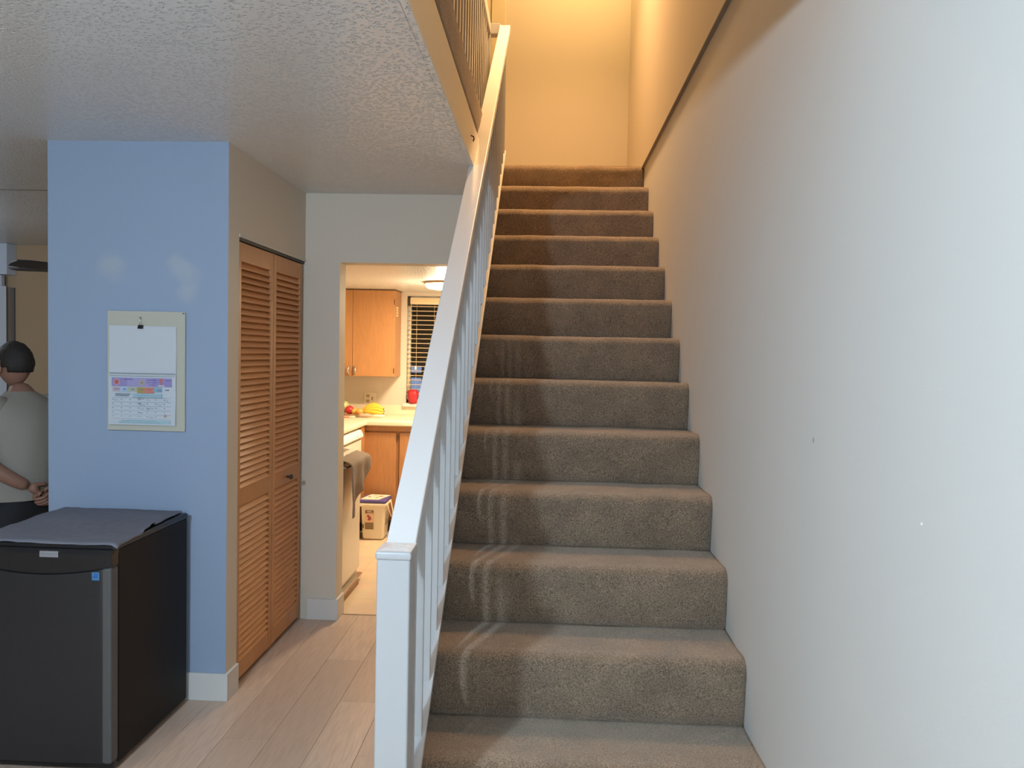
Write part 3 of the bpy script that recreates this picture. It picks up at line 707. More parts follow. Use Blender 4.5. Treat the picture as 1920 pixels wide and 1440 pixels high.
part('tilt_wand', bl, BLM, fn=lambda bm: tube(bm, [(-1.205, KY - 0.024, 1.89), (-1.222, KY - 0.03, 1.05)], 0.003, 6))
part('wand_tassel', bl, mat('tassel_white', (0.9, 0.8, 0.62), 0.5), [(-1.165, -1.150, KY - 0.022, KY - 0.014, 1.315, 1.345)])
# made-up glowing panes for the bluish patches in the window, and the wall outside
glow_panes = thing('outside_glow_panes', (-1.4, 9.2, 0.8), 'added glowing bluish panes outside, for the pale patches behind the kitchen blind', 'window')
NB = mat('patch_glow', (0.2, 0.25, 0.3), 0.4, emit=(0.45, 0.62, 1.0), estr=0.55)
part('pane', glow_panes, NB, [(-1.72, -1.25, 9.18, 9.19, 0.95, 1.16), (-1.72, -1.25, 9.18, 9.19, 1.22, 1.30)])
part('frame', glow_panes, mat('night_frame', (0.05, 0.06, 0.08), 0.6), [(-1.76, -1.21, 9.19, 9.24, 0.90, 1.35), (-1.50, -1.47, 9.16, 9.19, 0.93, 1.32), (-1.72, -1.25, 9.16, 9.19, 1.16, 1.22)])
struct('wall_outside', mat('night_wall', (0.02, 0.018, 0.02), 0.8), [(-4, 2, 9.25, 9.35, -0.5, 4)], 'dark house wall outside the kitchen window', 'wall')

# ceiling light of the kitchen
cl = thing('kitchen_ceiling_light', (-0.77, 5.75, KZ), 'glowing round flush light on the kitchen ceiling', 'lamp')
part('rim', cl, mat('lamp_rim', (0.6, 0.4, 0.25), 0.4), fn=lambda bm: lathe(bm, [(0.165, 0), (0.165, -0.012), (0.155, -0.014)], 40, Matrix.Translation((-0.77, 5.75, KZ - 0.001))))
part('diffuser', cl, mat('lamp_glow', (0.9, 0.85, 0.75), 0.5, emit=(1.0, 0.80, 0.52), estr=9.0), fn=lambda bm: lathe(bm, [(0.152, -0.012), (0.150, -0.030), (0.135, -0.044), (0.08, -0.052), (0.01, -0.054)], 40, Matrix.Translation((-0.77, 5.75, KZ - 0.001))))

# outlet
ol = thing('wall_outlet', (-1.558, KY, 1.045), 'white double outlet plate above the bananas', 'outlet')
part('plate', ol, mat('outlet_plate', (0.72, 0.66, 0.52), 0.4), [(-1.616, -1.500, KY - 0.006, KY, 0.992, 1.105)], bevel=0.002)
part('socket', ol, mat('outlet_socket', (0.42, 0.34, 0.24), 0.5), [(-1.597, -1.567, KY - 0.0075, KY - 0.005, 1.058, 1.086), (-1.597, -1.567, KY - 0.0075, KY - 0.005, 1.012, 1.040)], bevel=0.001)
part('switch', ol, mat('switch_dark', (0.22, 0.16, 0.12), 0.5), [(-1.547, -1.538, KY - 0.0085, KY - 0.005, 1.035, 1.065)], bevel=0.001)

# --- fruit and small things on the counter
CT = 0.912
tray = tag(part('fruit_tray', None, mat('tray_wood', (0.55, 0.38, 0.20), 0.5), fn=lambda bm: (lathe(bm, [(0.10, 0), (0.13, 0.006), (0.165, 0.022), (0.168, 0.024), (0.160, 0.024), (0.125, 0.010), (0.005, 0.008)], 32, Matrix.Translation((-1.70, 6.53, CT)) @ Matrix.Scale(1.1, 4, (1, 0, 0))))),
          'shallow wooden fruit tray on the counter left of the bananas', 'tray')
def fruit(name, loc, r, col, label, cat, squash=0.93, stem=True):
    t = thing(name, (loc[0], loc[1], loc[2]), label, cat)
    prof = [(0.001, -r * 0.80)] + [(r * math.sin(a) * (1.0), -r * math.cos(a) * squash) for a in [PI * k / 10 for k in range(1, 10)]] + [(0.001, r * 0.74)]
    part('fruit_body', t, mat(name + '_skin', col, 0.35, var=0.35, vscale=18, bump=0.15, bscale=300), fn=lambda bm: lathe(bm, prof, 20, Matrix.Translation(loc)))
    if stem: part('stem', t, CABD, fn=lambda bm: tube(bm, [(loc[0], loc[1], loc[2] + r * 0.7), (loc[0] + 0.004, loc[1], loc[2] + r * 1.15)], 0.0018, 6))
fruit('apple', (-1.675, 6.50, CT + 0.052), 0.040, (0.62, 0.04, 0.05), 'red apple at the left of the fruit tray', 'apple')
fruit('apricot', (-1.622, 6.47, CT + 0.044), 0.030, (0.85, 0.50, 0.14), 'yellow-orange apricot right beside the red apple', 'apricot', 0.95, False)
fruit('mandarin', (-1.580, 6.455, CT + 0.044), 0.034, (0.88, 0.42, 0.10), 'orange mandarin at the right of the fruit tray', 'orange', 0.85, False)
fruit('pear', (-1.742, 6.56, CT + 0.075), 0.048, (0.52, 0.60, 0.28), 'pale green pear behind the dark bottle', 'pear', 1.1, True)
# bananas
ban = thing('banana_bunch', (-1.48, 6.56, CT), 'bunch of ripe yellow bananas lying on the counter', 'bananas')
BAN = mat('banana_skin', (0.82, 0.58, 0.06), 0.45, var=0.25, vscale=14, gcol=(0.55, 0.42, 0.05)); BANT = mat('banana_tip', (0.10, 0.06, 0.02), 0.7)
root = Vector((-1.59, 6.53, CT + 0.030))
for i, (dy, h, L) in enumerate(((-0.035, 0.010, 0.205), (-0.012, 0.035, 0.205), (0.012, 0.058, 0.195), (0.035, 0.070, 0.175), (0.055, 0.040, 0.18))):
    pts = []; rr = []
    for k in range(10):
        t = k / 9
        x = root.x + t * L; y = root.y + dy * math.sin(t * PI * 0.6) * 1.3
        z = root.z + (h * math.sin(min(t * 1.25, 1) * PI * 0.62)) * (1 if t < 0.8 else 1 - (t - 0.8) * 1.2) - 0.006 * t
        z = max(z, CT + 0.019); pts.append((x, y, z)); rr.append(0.0065 + 0.0125 * math.sin(min(max((t - 0.05) / 0.95, 0), 1) * PI) ** 0.5 if 0.12 < t < 0.97 else 0.006)
    b = part('banana', ban, BAN, fn=lambda bm: tube(bm, pts, rr, 7))
    e = Vector(pts[-1]); part('banana_tip', b, BANT, fn=lambda bm: tube(bm, [e, e + Vector((0.006, 0, -0.002))], 0.005, 7))
part('crown', ban, mat('banana_crown', (0.35, 0.36, 0.08), 0.6), fn=lambda bm: lathe(bm, [(0.006, -0.012), (0.014, 0), (0.012, 0.012), (0.005, 0.018)], 10, Matrix.Translation(root)))
# bottle
bt = thing('sauce_bottle', (-1.700, 6.33, CT), 'dark bottle with pink label at the doorway edge of the counter', 'bottle')
part('glass', bt, mat('dark_bottle', (0.02, 0.012, 0.01), 0.15), fn=lambda bm: lathe(bm, [(0.020, 0), (0.021, 0.004), (0.021, 0.085), (0.012, 0.108), (0.011, 0.120)], 20, Matrix.Translation((-1.70, 6.33, CT))))
part('label_band', bt, mat('bottle_label_pink', (0.75, 0.40, 0.32), 0.6), fn=lambda bm: lathe(bm, [(0.0214, 0.060), (0.0214, 0.083)], 20, Matrix.Translation((-1.70, 6.33, CT)), close=False))
part('bottle_cap', bt, BLACK, fn=lambda bm: lathe(bm, [(0.012, 0.118), (0.012, 0.134), (0.008, 0.137)], 16, Matrix.Translation((-1.70, 6.33, CT))))
# packets, paper roll, jar lid
pk = thing('snack_packet', (-1.64, 6.33, CT), 'small cream packet with red print beside the dark bottle', 'packet')
part('wrapper', pk, mat('packet_cream', (0.80, 0.62, 0.48), 0.5), [(-1.685, -1.595, 6.30, 6.38, CT + 0.0005, CT + 0.016)], bevel=0.004)
part('red_print', pk, mat('packet_red', (0.65, 0.12, 0.10), 0.5), [(-1.67, -1.625, 6.2985, 6.3005, CT + 0.006, CT + 0.012), (-1.67, -1.625, 6.31, 6.34, CT + 0.0155, CT + 0.0166)])
knb = thing('wrapped_bread', (-1.52, 6.40, CT), 'plastic-wrapped long pale bread lying in front of the bananas', 'bread')
part('loaf', knb, mat('bread_crust', (0.60, 0.42, 0.30), 0.6, var=0.3, vscale=20), fn=lambda bm: tube(bm, [(-1.575, 6.39, CT + 0.017), (-1.55, 6.39, CT + 0.019), (-1.50, 6.395, CT + 0.019), (-1.46, 6.40, CT + 0.016)], [0.008, 0.017, 0.018, 0.008], 12))
part('film', knb, mat('cling_film', (0.85, 0.75, 0.60), 0.25), fn=lambda bm: tube(bm, [(-1.46, 6.40, CT + 0.014), (-1.42, 6.41, CT + 0.016), (-1.38, 6.41, CT + 0.013), (-1.36, 6.42, CT + 0.015)], [0.009, 0.013, 0.013, 0.009], 9))
tag(part('kitchen_knife', None, mat('spatula_wood', (0.50, 0.36, 0.16), 0.5), fn=lambda bm: tube(bm, [(-1.70, 6.42, CT + 0.008), (-1.64, 6.42, CT + 0.009), (-1.585, 6.41, CT + 0.008)], [0.004, 0.008, 0.005], 8)),
    'thin wooden utensil lying left of the wrapped bread', 'utensil')
# red pot on the sill
rp = thing('red_pot', (-1.175, 6.745, 1.018), 'red cloth-wrapped flower pot on the kitchen window sill', 'pot')
RED = mat('red_foil', (0.42, 0.02, 0.03), 0.5)
def rpot(bm):
    seg = 24
    prof = [(0.034, 0.0), (0.038, 0.03), (0.043, 0.07), (0.046, 0.10)]
    rings = []
    for r, z in prof + [(0.040, 0.098), (0.03, 0.06)]:
        ring = []
        for i in range(seg):
            a = 2 * PI * i / seg; wv = 0.006 * math.sin(a * 5) * (z / 0.1); pk2 = 0.024 * max(0, math.cos(a + PI / 2 - 0.2)) if z > 0.09 else 0
            ring.append(bm.verts.new((-1.175 + (r + wv) * math.cos(a) * 1.05, 6.722 + (r + wv) * math.sin(a) * 0.58, 1.0185 + z + pk2)))
        rings.append(ring)
    for a, b in zip(rings[:-1], rings[1:]):
        for i in range(seg): bm.faces.new((a[i], a[(i + 1) % seg], b[(i + 1) % seg], b[i]))
    bm.faces.new(rings[0][::-1]); bm.faces.new(rings[-1])
part('foil_wrap', rp, RED, fn=rpot, smooth=True)
part('dark_leaves', rp, mat('plant_dark', (0.10, 0.09, 0.04), 0.8), fn=lambda bm: [tube(bm, [(-1.175 + dx * 0.4, 6.722, 1.10), (-1.175 + dx, 6.735, 1.13 + dz)], [0.006, 0.002], 5) for dx, dz in ((-0.05, 0.01), (-0.03, 0.02), (0.03, 0.015), (0.05, 0.0), (-0.055, -0.02))])

# --- near appliance with towel
ap = thing('kitchen_appliance', (-1.5, 4.68, 0), 'waist-high cream appliance just inside the kitchen doorway with a kick strip', 'appliance')
part('body', ap, APPL, [(-1.80, -1.205, 4.37, 4.915, 0.035, 0.845)], bevel=0.006)
part('front_panel', ap, APPL, [(-1.206, -1.190, 4.375, 4.912, 0.075, 0.80)], bevel=0.005)
part('towel_bar', ap, CHROME, fn=lambda bm: tube(bm, [(-1.19, 4.42, 0.79), (-1.15, 4.43, 0.79), (-1.145, 4.66, 0.79), (-1.15, 4.88, 0.79), (-1.19, 4.89, 0.79)], 0.007, 8))
part('kick_strip', ap, CHROME, fn=lambda bm: prism(bm, [(-1.20, 0.046), (-1.168, 0.043), (-1.165, 0.036), (-1.178, 0.0), (-1.20, 0.0)], 1, 4.37, 4.90), bevel=0.003)
part('kick_plate', ap, mat('kick_brown', (0.30, 0.17, 0.09), 0.5), [(-1.165, -1.160, 4.37, 4.78, 0.001, 0.034)])
for y in (4.45, 4.83): part('foot', ap, BLACK, [(-1.27, -1.24, y, y + 0.03, 0, 0.036)])
def towel(bm):
    nu, nv = 30, 36; V = []
    for i in range(nu + 1):
        u = i / nu; r = []
        y = 4.40 + 0.45 * u
        lf = 0.22 * (1 - u) ** 1.0 + 0.11 + 0.02 * math.sin(u * 11)          # front drop, longest at the near corner
        lb = 0.30
        tot = lb + lf
        for j in range(nv + 1):
            s = j / nv * tot
            wob = 0.010 * math.sin(u * 13 + 1) + 0.006 * mnoise.noise(Vector((u * 5, s * 12, 2)))
            if s < lb:   # over the top toward the bar
                t = s / lb; x = -1.42 + (0.285) * t; z = 0.852 - 0.03 * t ** 3 + 0.003 * mnoise.noise(Vector((u * 9, t * 7, 1)))
                if t > 0.88: z -= 0.0
            else:
                t = (s - lb) / lf; a = min((s - lb) / 0.03, 1) * PI / 2
                x = -1.135 + 0.012 * math.sin(a) + wob * min(t * 2, 1) + 0.006; z = 0.822 - (s - lb) + 0.006 * (1 - math.cos(a))
            r.append(bm.verts.new((x, y + 0.02 * (s - lb) * (1 if s > lb else 0) + 0.006 * math.sin(s * 25), z)))
        V.append(r)
    for i in range(nu):
        for j in range(nv): bm.faces.new((V[i][j], V[i + 1][j], V[i + 1][j + 1], V[i][j + 1]))
tw = part('dish_towel', None, mat('towel_taupe', (0.30, 0.235, 0.19), 0.9, var=0.4, vscale=60, bump=0.4, bscale=400), fn=towel, smooth=True)
sm = tw.modifiers.new('s', 'SOLIDIFY'); sm.thickness = 0.004
tag(tw, 'grey-brown dish towel draped over the cream kitchen appliance', 'towel')

# --- bucket
BX0, BX1, BY0, BY1 = -1.425, -1.235, 5.90, 6.10
bk = thing('plastic_bucket', (-1.33, 6.0, 0), 'cream square plastic pail with a purple lid on the kitchen floor', 'bucket')
def pail(bm):
    a = 0.012
    vs, fs = box(bm, BX0, BX1, BY0, BY1, 0.001, 0.275)
    for v in vs:
        if v.co.z < 0.1:
            v.co.x += a if v.co.x < -1.33 else -a; v.co.y += a if v.co.y < 6.0 else -a
part('pail_body', bk, mat('pail_plastic', (0.80, 0.72, 0.56), 0.4), fn=pail, bevel=0.022, seg=4)
part('rim', bk, mat('pail_plastic', (0.8, 0.72, 0.56), 0.4), [(BX0 - 0.012, BX1 + 0.012, BY0 - 0.012, BY1 + 0.012, 0.262, 0.292)], bevel=0.012, seg=3)
part('lid', bk, mat('lid_purple', (0.10, 0.08, 0.30), 0.4), [(BX0 - 0.010, BX1 + 0.010, BY0 - 0.010, BY1 + 0.010, 0.292, 0.318)], bevel=0.010, seg=3)
part('bail_handle', bk, mat('bail_white', (0.85, 0.75, 0.58), 0.4), fn=lambda bm: tube(bm, [(BX1 + 0.010, 5.93, 0.285), (BX1 + 0.034, 5.95, 0.20), (BX1 + 0.040, 6.0, 0.165), (BX1 + 0.034, 6.05, 0.20), (BX1 + 0.012, 6.07, 0.285)], 0.0035, 7))
lb = part('front_label', bk, mat('label_peach', (0.80, 0.52, 0.36), 0.5), [(-1.388, -1.322, BY0 - 0.001 + 0.0, BY0 + 0.012, 0.085, 0.235)])
part('label_header', lb, mat('label_brown', (0.22, 0.13, 0.09), 0.5), [(-1.388, -1.322, BY0 - 0.0022, BY0, 0.210, 0.235)])
part('label_text_block', lb, mat('label_olive', (0.22, 0.15, 0.08), 0.5), [(-1.388, -1.322, BY0 - 0.0022, BY0, 0.087, 0.140)])
part('label_header_text', lb, mat('label_pale', (0.75, 0.62, 0.5), 0.5), [(-1.372, -1.340, BY0 - 0.003, BY0 - 0.002, 0.224, 0.230), (-1.370, -1.325, BY0 - 0.003, BY0 - 0.002, 0.214, 0.218)])
part('label_picture', lb, mat('label_dark_red', (0.30, 0.06, 0.06), 0.5), fn=lambda bm: [box(bm, a, b, BY0 - 0.0022, BY0, c, d) for a, b, c, d in ((-1.372, -1.355, 0.183, 0.198), (-1.362, -1.342, 0.172, 0.186), (-1.366, -1.350, 0.156, 0.172), (-1.350, -1.336, 0.163, 0.170))])
part('small_mark', bk, mat('label_brown', (0.22, 0.13, 0.09), 0.5), [(-1.411, -1.400, BY0 + 0.0, BY0 + 0.012, 0.096, 0.124)])
part('side_print', bk, mat('side_print_grey', (0.30, 0.27, 0.22), 0.5), [(BX1 - 0.007, BX1 - 0.002, 5.945, 6.055, 0.115 + i * 0.018, 0.126 + i * 0.018) for i in range(6)])
pp = thing('flyer', (-1.33, 6.0, 0.319), 'printed paper flyer lying on the purple pail lid', 'paper')
def flyer(bm):
    q = [(-1.43, 5.905, 0.3185), (-1.285, 5.900, 0.3185), (-1.225, 6.085, 0.322), (-1.385, 6.100, 0.322)]
    a = [bm.verts.new(p) for p in q]; b = [bm.verts.new((p[0], p[1], p[2] + 0.002)) for p in q]
    bm.faces.new(a[::-1]); bm.faces.new(b)
    for i in range(4): bm.faces.new((a[i], a[(i + 1) % 4], b[(i + 1) % 4], b[i]))
part('page', pp, mat('flyer_paper', (0.82, 0.66, 0.52), 0.6), fn=flyer)
part('printed_blots', pp, mat('flyer_ink', (0.25, 0.14, 0.10), 0.6), [(-1.385, -1.365, 5.98, 6.01, 0.3205, 0.3232), (-1.31, -1.275, 6.01, 6.035, 0.321, 0.3242), (-1.325, -1.30, 5.96, 5.975, 0.3205, 0.3228), (-1.35, -1.33, 6.045, 6.055, 0.321, 0.3244)])
tag(part('black_bag', None, mat('black_bag', (0.015, 0.015, 0.02), 0.5), fn=lambda bm: lathe(bm, [(0.05, 0), (0.075, 0.03), (0.07, 0.09), (0.05, 0.14), (0.02, 0.17)], 14, Matrix.Translation((-1.14, 6.06, 0.001)) @ Matrix.Scale(0.8, 4, (0, 1, 0)))),
    'black bag standing on the floor right of the pail', 'bag')

# ------------------------------------------------------------------ far room
struct('window_2', mat('valance_white', (0.66, 0.74, 0.88), 0.7), [(-5.90, -4.560, YFAR - 0.12, YFAR - 0.001, 2.050, CEILZ - 0.001)], 'white boxed valance over the far room blinds', 'valance', bevel=0.003)
vb = thing('vertical_blind', (-5.2, YFAR - 0.1, 0.1), 'pale vertical blind hanging under the white valance in the far room', 'blind')
BV = mat('blind_bluewhite', (0.62, 0.67, 0.76), 0.6)
part('headrail', vb, BV, [(-5.9, -4.631, YFAR - 0.085, YFAR - 0.045, 1.955, 2.046)], bevel=0.003)
for i in range(14):
    x = -4.655 - i * 0.082
    part('vane', vb, BV, fn=lambda bm: box(bm, -0.044, 0.044, -0.001, 0.001, 0.06, 1.955, M=Matrix.Translation((x, YFAR - 0.065, 0)) @ Matrix.Rotation(math.radians(14), 4, 'Z')))
struct('trim_6', mat('grey_frame', (0.17, 0.15, 0.15), 0.6), [(-4.603, -4.570, YFAR - 0.02, YFAR, 0, 1.945)], 'grey frame edge of the far room patio door', 'trim')
# ceiling fan
fan = thing('ceiling_fan', (-2.86, 4.9, CEILZ), 'dark ceiling fan of the far room partly hidden by the blue wall', 'fan')
FB = mat('fan_blade_dark', (0.035, 0.035, 0.045), 0.5)
part('canopy', fan, FB, fn=lambda bm: lathe(bm, [(0.03, -0.08), (0.06, -0.05), (0.065, -0.001)], 20, Matrix.Translation((-2.86, 4.9, CEILZ))))
part('downrod', fan, FB, fn=lambda bm: lathe(bm, [(0.012, -0.32), (0.012, -0.05)], 12, Matrix.Translation((-2.86, 4.9, CEILZ))))
part('motor', fan, FB, fn=lambda bm: lathe(bm, [(0.05, -0.42), (0.10, -0.40), (0.11, -0.34), (0.07, -0.29), (0.02, -0.28)], 24, Matrix.Translation((-2.86, 4.9, CEILZ))))
for k, (ang, pit) in enumerate(((190, 3), (240, 12), (312, 12), (24, 12), (96, 12))):
    M = Matrix.Translation((-2.86, 4.9, 1.945)) @ Matrix.Rotation(math.radians(ang), 4, 'Z') @ Matrix.Rotation(math.radians(pit if k else 2), 4, 'X')
    def blade(bm):
        out = [(0.10, -0.025), (0.20, -0.055), (0.50, -0.068), (0.565, -0.055), (0.575, 0.0), (0.565, 0.055), (0.50, 0.068), (0.20, 0.055), (0.10, 0.025)]
        A, B = prism(bm, out, 2, -0.004, 0.004)
        for v in A + B: v.co = M @ v.co
    part('blade', fan, FB, fn=blade)
# bench with patterned throw behind the man
bn = thing('ottoman', (-3.85, 5.6, 0), 'low ottoman with yellow and black patterned cover behind the man', 'ottoman')
def pattern_mat():
    m = bpy.data.materials.new('patterned_cover'); m.use_nodes = True; N = m.node_tree.nodes; L = m.node_tree.links
    b = N['Principled BSDF']; b.inputs['Roughness'].default_value = 0.85
    tc = N.new('ShaderNodeTexCoord'); wv = N.new('ShaderNodeTexWave'); wv.inputs['Scale'].default_value = 5; wv.inputs['Distortion'].default_value = 6; wv.inputs['Detail'].default_value = 2
    L.new(tc.outputs['Object'], wv.inputs['Vector']); r = N.new('ShaderNodeValToRGB')
    r.color_ramp.elements[0].color = (0.05, 0.04, 0.02, 1); r.color_ramp.elements[0].position = 0.3; r.color_ramp.elements[1].color = (0.62, 0.50, 0.22, 1); r.color_ramp.elements[1].position = 0.45
    L.new(wv.outputs['Color'], r.inputs[0]); L.new(r.outputs[0], b.inputs['Base Color'])
    return m
part('cushion', bn, pattern_mat(), [(-4.25, -3.45, 5.25, 5.95, 0.12, 0.36)], bevel=0.05, seg=4)
for (x, y) in ((-4.18, 5.32), (-3.52, 5.32), (-4.18, 5.88), (-3.52, 5.88)): part('leg', bn, CABD, [(x - 0.02, x + 0.02, y - 0.02, y + 0.02, 0, 0.14)])

# ------------------------------------------------------------------ the man
PX, PY = -2.50, 3.56
man = thing('person', (PX, PY, 0), 'dark-haired person in grey t-shirt and black trousers standing with hands behind back', 'person')
FD = Vector((-0.93, 0.3676, 0)); LD = Vector((-0.3676, -0.93, 0)); UPV = Vector((0, 0, 1))
def P(l, f, z): return Vector((PX, PY, 0)) + LD * l + FD * f + UPV * z
def skin(name, verts, edges, radii, m, parent, sub=2, root=0, post=None):
    me = bpy.data.meshes.new(name); me.from_pydata([tuple(v) for v in verts], edges, []); me.update()
    o = bpy.data.objects.new(name, me); COL.objects.link(o)
    md = o.modifiers.new('skin', 'SKIN'); md.use_smooth_shade = True; md.branch_smoothing = 0.4
    for i, r in enumerate(radii):
        sv = me.skin_vertices[0].data[i]; sv.radius = r if isinstance(r, tuple) else (r, r); sv.use_root = (i == root)
    s = o.modifiers.new('sub', 'SUBSURF'); s.levels = sub; s.render_levels = sub
    dg = bpy.context.evaluated_depsgraph_get(); dg.update()
    ev = o.evaluated_get(dg); nm = bpy.data.meshes.new_from_object(ev)
    bpy.data.objects.remove(o); nm.name = name
    if post:
        for v in nm.vertices: v.co = post(v.co)
    nm.materials.clear(); nm.materials.append(m)
    for p in nm.polygons: p.use_smooth = True; p.material_index = 0
    o = bpy.data.objects.new(name, nm); COL.objects.link(o); o.parent = parent; o.matrix_parent_inverse = parent_world(parent).inverted()
    return o
SKIN = mat('skin', (0.30, 0.155, 0.11), 0.55, var=0.15, vscale=12)
SHIRT = mat('grey_tshirt', (0.30, 0.275, 0.245), 0.85, bump=0.3, bscale=300)
PANTS = mat('black_trousers', (0.018, 0.018, 0.022), 0.85)
HAIR = mat('dark_hair', (0.02, 0.016, 0.015), 0.6, bump=0.8, bscale=260, bdist=0.004)
SHOE = mat('dark_shoe', (0.03, 0.03, 0.03), 0.6)
# joints (l = the person's left, f = forward)
WL, WR = P(0.075, -0.165, 0.818), P(-0.055, -0.185, 0.815)
V = [P(0, -0.03, 0.79), P(0, -0.045, 0.93), P(0, -0.05, 1.06), P(0, -0.03, 1.16), P(0, -0.005, 1.235), P(0, 0.022, 1.29),
     P(0.150, -0.01, 1.165), P(0.205, -0.035, 1.045), P(0.205, -0.075, 0.925), P(0.13, -0.135, 0.855), WL,
     P(-0.150, -0.01, 1.165), P(-0.205, -0.035, 1.045), P(-0.205, -0.085, 0.925), P(-0.13, -0.155, 0.85), WR,
     P(0.085, -0.01, 0.73), P(0.095, 0.0, 0.42), P(0.098, -0.01, 0.085), P(-0.085, -0.01, 0.73), P(-0.095, 0.0, 0.42), P(-0.098, -0.01, 0.085)]
E2 = [(0, 1), (1, 2), (2, 3), (3, 4), (4, 5), (3, 6), (6, 7), (7, 8), (8, 9), (9, 10), (3, 11), (11, 12), (12, 13), (13, 14), (14, 15), (0, 16), (16, 17), (17, 18), (0, 19), (19, 20), (20, 21)]
R2 = [0.09, 0.085, 0.088, 0.075, 0.055, 0.05, 0.050, 0.044, 0.040, 0.033, 0.026, 0.050, 0.044, 0.040, 0.033, 0.026, 0.075, 0.05, 0.035, 0.075, 0.05, 0.035]
skin('body', V, E2, R2, SKIN, man)
def shirt_fn(bm):
    rings = []; n = 36
    prof = [(0.745, 0.157, 0.121, -0.030), (0.765, 0.158, 0.122, -0.030), (0.785, 0.160, 0.124, -0.032), (0.86, 0.156, 0.122, -0.045), (0.95, 0.156, 0.120, -0.055), (1.04, 0.163, 0.122, -0.055),
            (1.11, 0.172, 0.116, -0.045), (1.160, 0.172, 0.100, -0.032), (1.195, 0.145, 0.082, -0.022), (1.222, 0.098, 0.068, -0.012), (1.242, 0.068, 0.060, -0.002), (1.248, 0.060, 0.056, 0.0)]
    for z, rl, rf, fc in prof:
        ring = []
        for i in range(n):
            t = 2 * PI * i / n; l = rl * math.cos(t); f = fc + rf * math.sin(t)
            k = 1 + (0.05 * mnoise.noise(Vector((l * 14, f * 14, z * 6 + l * 9))) + 0.02 * math.sin(t * 7 + z * 22)) * (1 if z < 1.15 else 0.3)
            ring.append(bm.verts.new(P(l * k, fc + (f - fc) * k, z)))
        rings.append(ring)
    for A, B in zip(rings[:-1], rings[1:]):
        for i in range(n): bm.faces.new((A[i], A[(i + 1) % n], B[(i + 1) % n], B[i]))
    for s in (1, -1):
        tube(bm, [P(0.06 * s, -0.02, 1.175), P(0.135 * s, -0.014, 1.172), P(0.172 * s, -0.018, 1.140), P(0.192 * s, -0.028, 1.090), P(0.207 * s, -0.040, 1.035)], [0.050, 0.062, 0.064, 0.062, 0.064], 18)
ts = part('t_shirt', man, SHIRT, fn=shirt_fn, smooth=True)
Vp = [P(0, -0.03, 0.86), P(0, -0.03, 0.735), P(0.088, -0.01, 0.67), P(0.097, 0.0, 0.42), P(0.10, -0.01, 0.07), P(-0.088, -0.01, 0.67), P(-0.097, 0.0, 0.42), P(-0.10, -0.01, 0.07)]
Ep = [(0, 1), (1, 2), (2, 3), (3, 4), (1, 5), (5, 6), (6, 7)]
skin('trousers', Vp, Ep, [0.125, 0.125, 0.094, 0.07, 0.06, 0.094, 0.07, 0.06], PANTS, man)
for s in (1, -1):
    skin('shoe', [P(0.1 * s, -0.05, 0.035), P(0.1 * s, 0.02, 0.038), P(0.105 * s, 0.10, 0.032), P(0.11 * s, 0.16, 0.028)], [(0, 1), (1, 2), (2, 3)], [0.034, 0.038, 0.035, 0.026], SHOE, man)
# head
HC = P(0.0, 0.045, 1.372)
head = bpy.data.objects.new('head', None)
def head_fn(bm):
    bmesh.ops.create_uvsphere(bm, u_segments=32, v_segments=24, radius=1)
    for v in bm.verts:
        x, y, z = v.co                                 # x = left, y = forward, z = up
        w_ = 0.070; d_ = 0.088; h_ = 0.103
        if z < 0: w_ *= 1 + 0.28 * z; d_ *= 1 + 0.12 * z
        X, Yf, Z = x * w_, y * d_, z * h_
        if y > 0.5 and z < -0.1: Yf += 0.010 * (y - 0.5)            # jaw
        if y > 0.75 and abs(x) < 0.22 and -0.35 < z < 0.12: Yf += 0.016 * (1 - abs(x) / 0.22) * (0.12 - z) / 0.47 * 1.6   # nose
        if y > 0.7 and 0.02 < z < 0.22 and 0.15 < abs(x) < 0.55: Yf -= 0.006                                             # eye sockets
        if y > 0.7 and abs(x) < 0.35 and -0.62 < z < -0.48: Yf += 0.004
        v.co = HC + LD * X + FD * Yf + UPV * Z
part('head', man, SKIN, fn=head_fn, smooth=True)
def ell(bm, c, rl, rf, ru, seg=16):
    g = bmesh.ops.create_uvsphere(bm, u_segments=seg, v_segments=seg // 2 + 2, radius=1)
    for v in g['verts']:
        x, y, z = v.co; v.co = c + LD * x * rl + FD * y * rf + UPV * z * ru
for s in (1, -1):
    ea = part('ear', man, SKIN, fn=lambda bm: ell(bm, HC + LD * 0.072 * s + FD * -0.002 + UPV * -0.012, 0.007, 0.016, 0.028), smooth=True)
    ey = part('eye', man, mat('eye_white', (0.7, 0.68, 0.65), 0.2), fn=lambda bm: ell(bm, HC + LD * 0.026 * s + FD * 0.077 + UPV * 0.012, 0.011, 0.008, 0.007, 12), smooth=True)
part('mouth', man, mat('lips', (0.35, 0.13, 0.11), 0.5), fn=lambda bm: ell(bm, HC + FD * 0.083 + UPV * -0.054, 0.022, 0.006, 0.006, 12), smooth=True)
def hair_fn(bm):
    bmesh.ops.create_uvsphere(bm, u_segments=40, v_segments=30, radius=1)
    dele = []
    for v in bm.verts:
        x, y, z = v.co
        lim = -0.40 if y < -0.35 else (-0.40 + (y + 0.35) * 0.95 if y < 0.55 else 0.46)
        if abs(x) > 0.8 and -0.35 < y < 0.5: lim = max(lim, 0.12 if y > -0.15 else -0.12)
        if z < lim: dele.append(v); continue
        k = 1 + 0.035 * mnoise.noise(Vector((x * 5, y * 5, z * 5)))
        w_ = 0.0775; d_ = 0.097; h_ = 0.113
        if z < 0: w_ *= 1 + 0.26 * z; d_ *= 1 + 0.14 * z
        v.co = HC + LD * x * w_ * k + FD * (y * d_ - 0.002) * k + UPV * z * h_ * k
    bmesh.ops.delete(bm, geom=dele, context='VERTS')
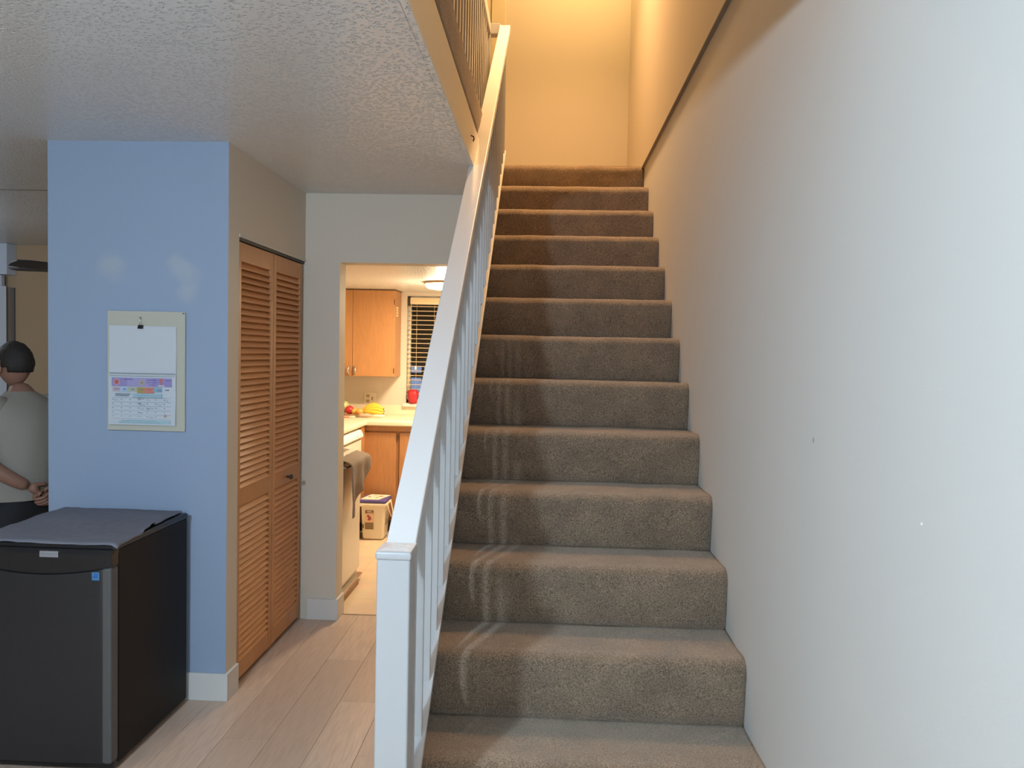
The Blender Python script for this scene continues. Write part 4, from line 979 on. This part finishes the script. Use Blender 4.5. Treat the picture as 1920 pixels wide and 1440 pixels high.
h = part('hair', man, HAIR, fn=hair_fn, smooth=True)
sd = h.modifiers.new('s', 'SOLIDIFY'); sd.thickness = 0.008; sd.offset = -1
# hands clasped behind the back: palm plus five bent fingers each
def hand(wrist, side, dz):
    a = Vector(wrist)
    into = (LD * (-side) * 0.75 + UPV * -0.66).normalized()
    across = (FD * -0.25 + UPV * 0.6 + LD * (-side) * 0.55).normalized()
    across = (across - into * across.dot(into)).normalized(); back = into.cross(across).normalized()
    if back.dot(FD) > 0: back = -back
    Vh = [a, a + into * 0.035, a + into * 0.068]; Eh = [(0, 1), (1, 2)]; Rh = [0.021, (0.030, 0.016), (0.032, 0.014)]
    for k, (o_, L_) in enumerate(((0.026, 0.062), (0.009, 0.070), (-0.009, 0.066), (-0.025, 0.052))):
        b0 = a + into * 0.062 + across * o_; n0 = len(Vh)
        Vh += [b0, b0 + into * L_ * 0.42 - back * -0.004, b0 + into * L_ * 0.72 + (-back) * 0.018, b0 + into * L_ * 0.80 + (-back) * 0.036]
        Eh += [(2, n0), (n0, n0 + 1), (n0 + 1, n0 + 2), (n0 + 2, n0 + 3)]; Rh += [0.0095, 0.009, 0.0082, 0.007]
    n0 = len(Vh); t0 = a + into * 0.022 + across * 0.024
    Vh += [t0, t0 + across * 0.022 + into * 0.022, t0 + across * 0.026 + into * 0.045 - back * 0.006]; Eh += [(1, n0), (n0, n0 + 1), (n0 + 1, n0 + 2)]; Rh += [0.012, 0.010, 0.008]
    skin('hand', Vh, Eh, Rh, SKIN, man, sub=1)
hand(WL, 1, 0)
hand(WR + Vector((0, 0, -0.012)) - FD * 0.012, -1, 0)

# small marks on the right wall
tag(part('wall_chip', None, mat('chip_white', (0.9, 0.9, 0.9), 0.6), fn=lambda bm: lathe(bm, [(0.0035, 0), (0.002, 0.0012)], 8, Matrix.Translation((XW, 1.259, 1.217)) @ Matrix.Rotation(-PI / 2, 4, 'Y'))), 'tiny white paint chip on the right wall', 'mark')
tag(part('wall_scuff', None, mat('scuff_grey', (0.34, 0.34, 0.34), 0.8), fn=lambda bm: lathe(bm, [(0.007, 0), (0.004, 0.0008)], 10, Matrix.Translation((XW, 1.774, 1.295)) @ Matrix.Rotation(-PI / 2, 4, 'Y') @ Matrix.Scale(0.5, 4, (0, 1, 0)))), 'small grey scuff on the right wall', 'mark')
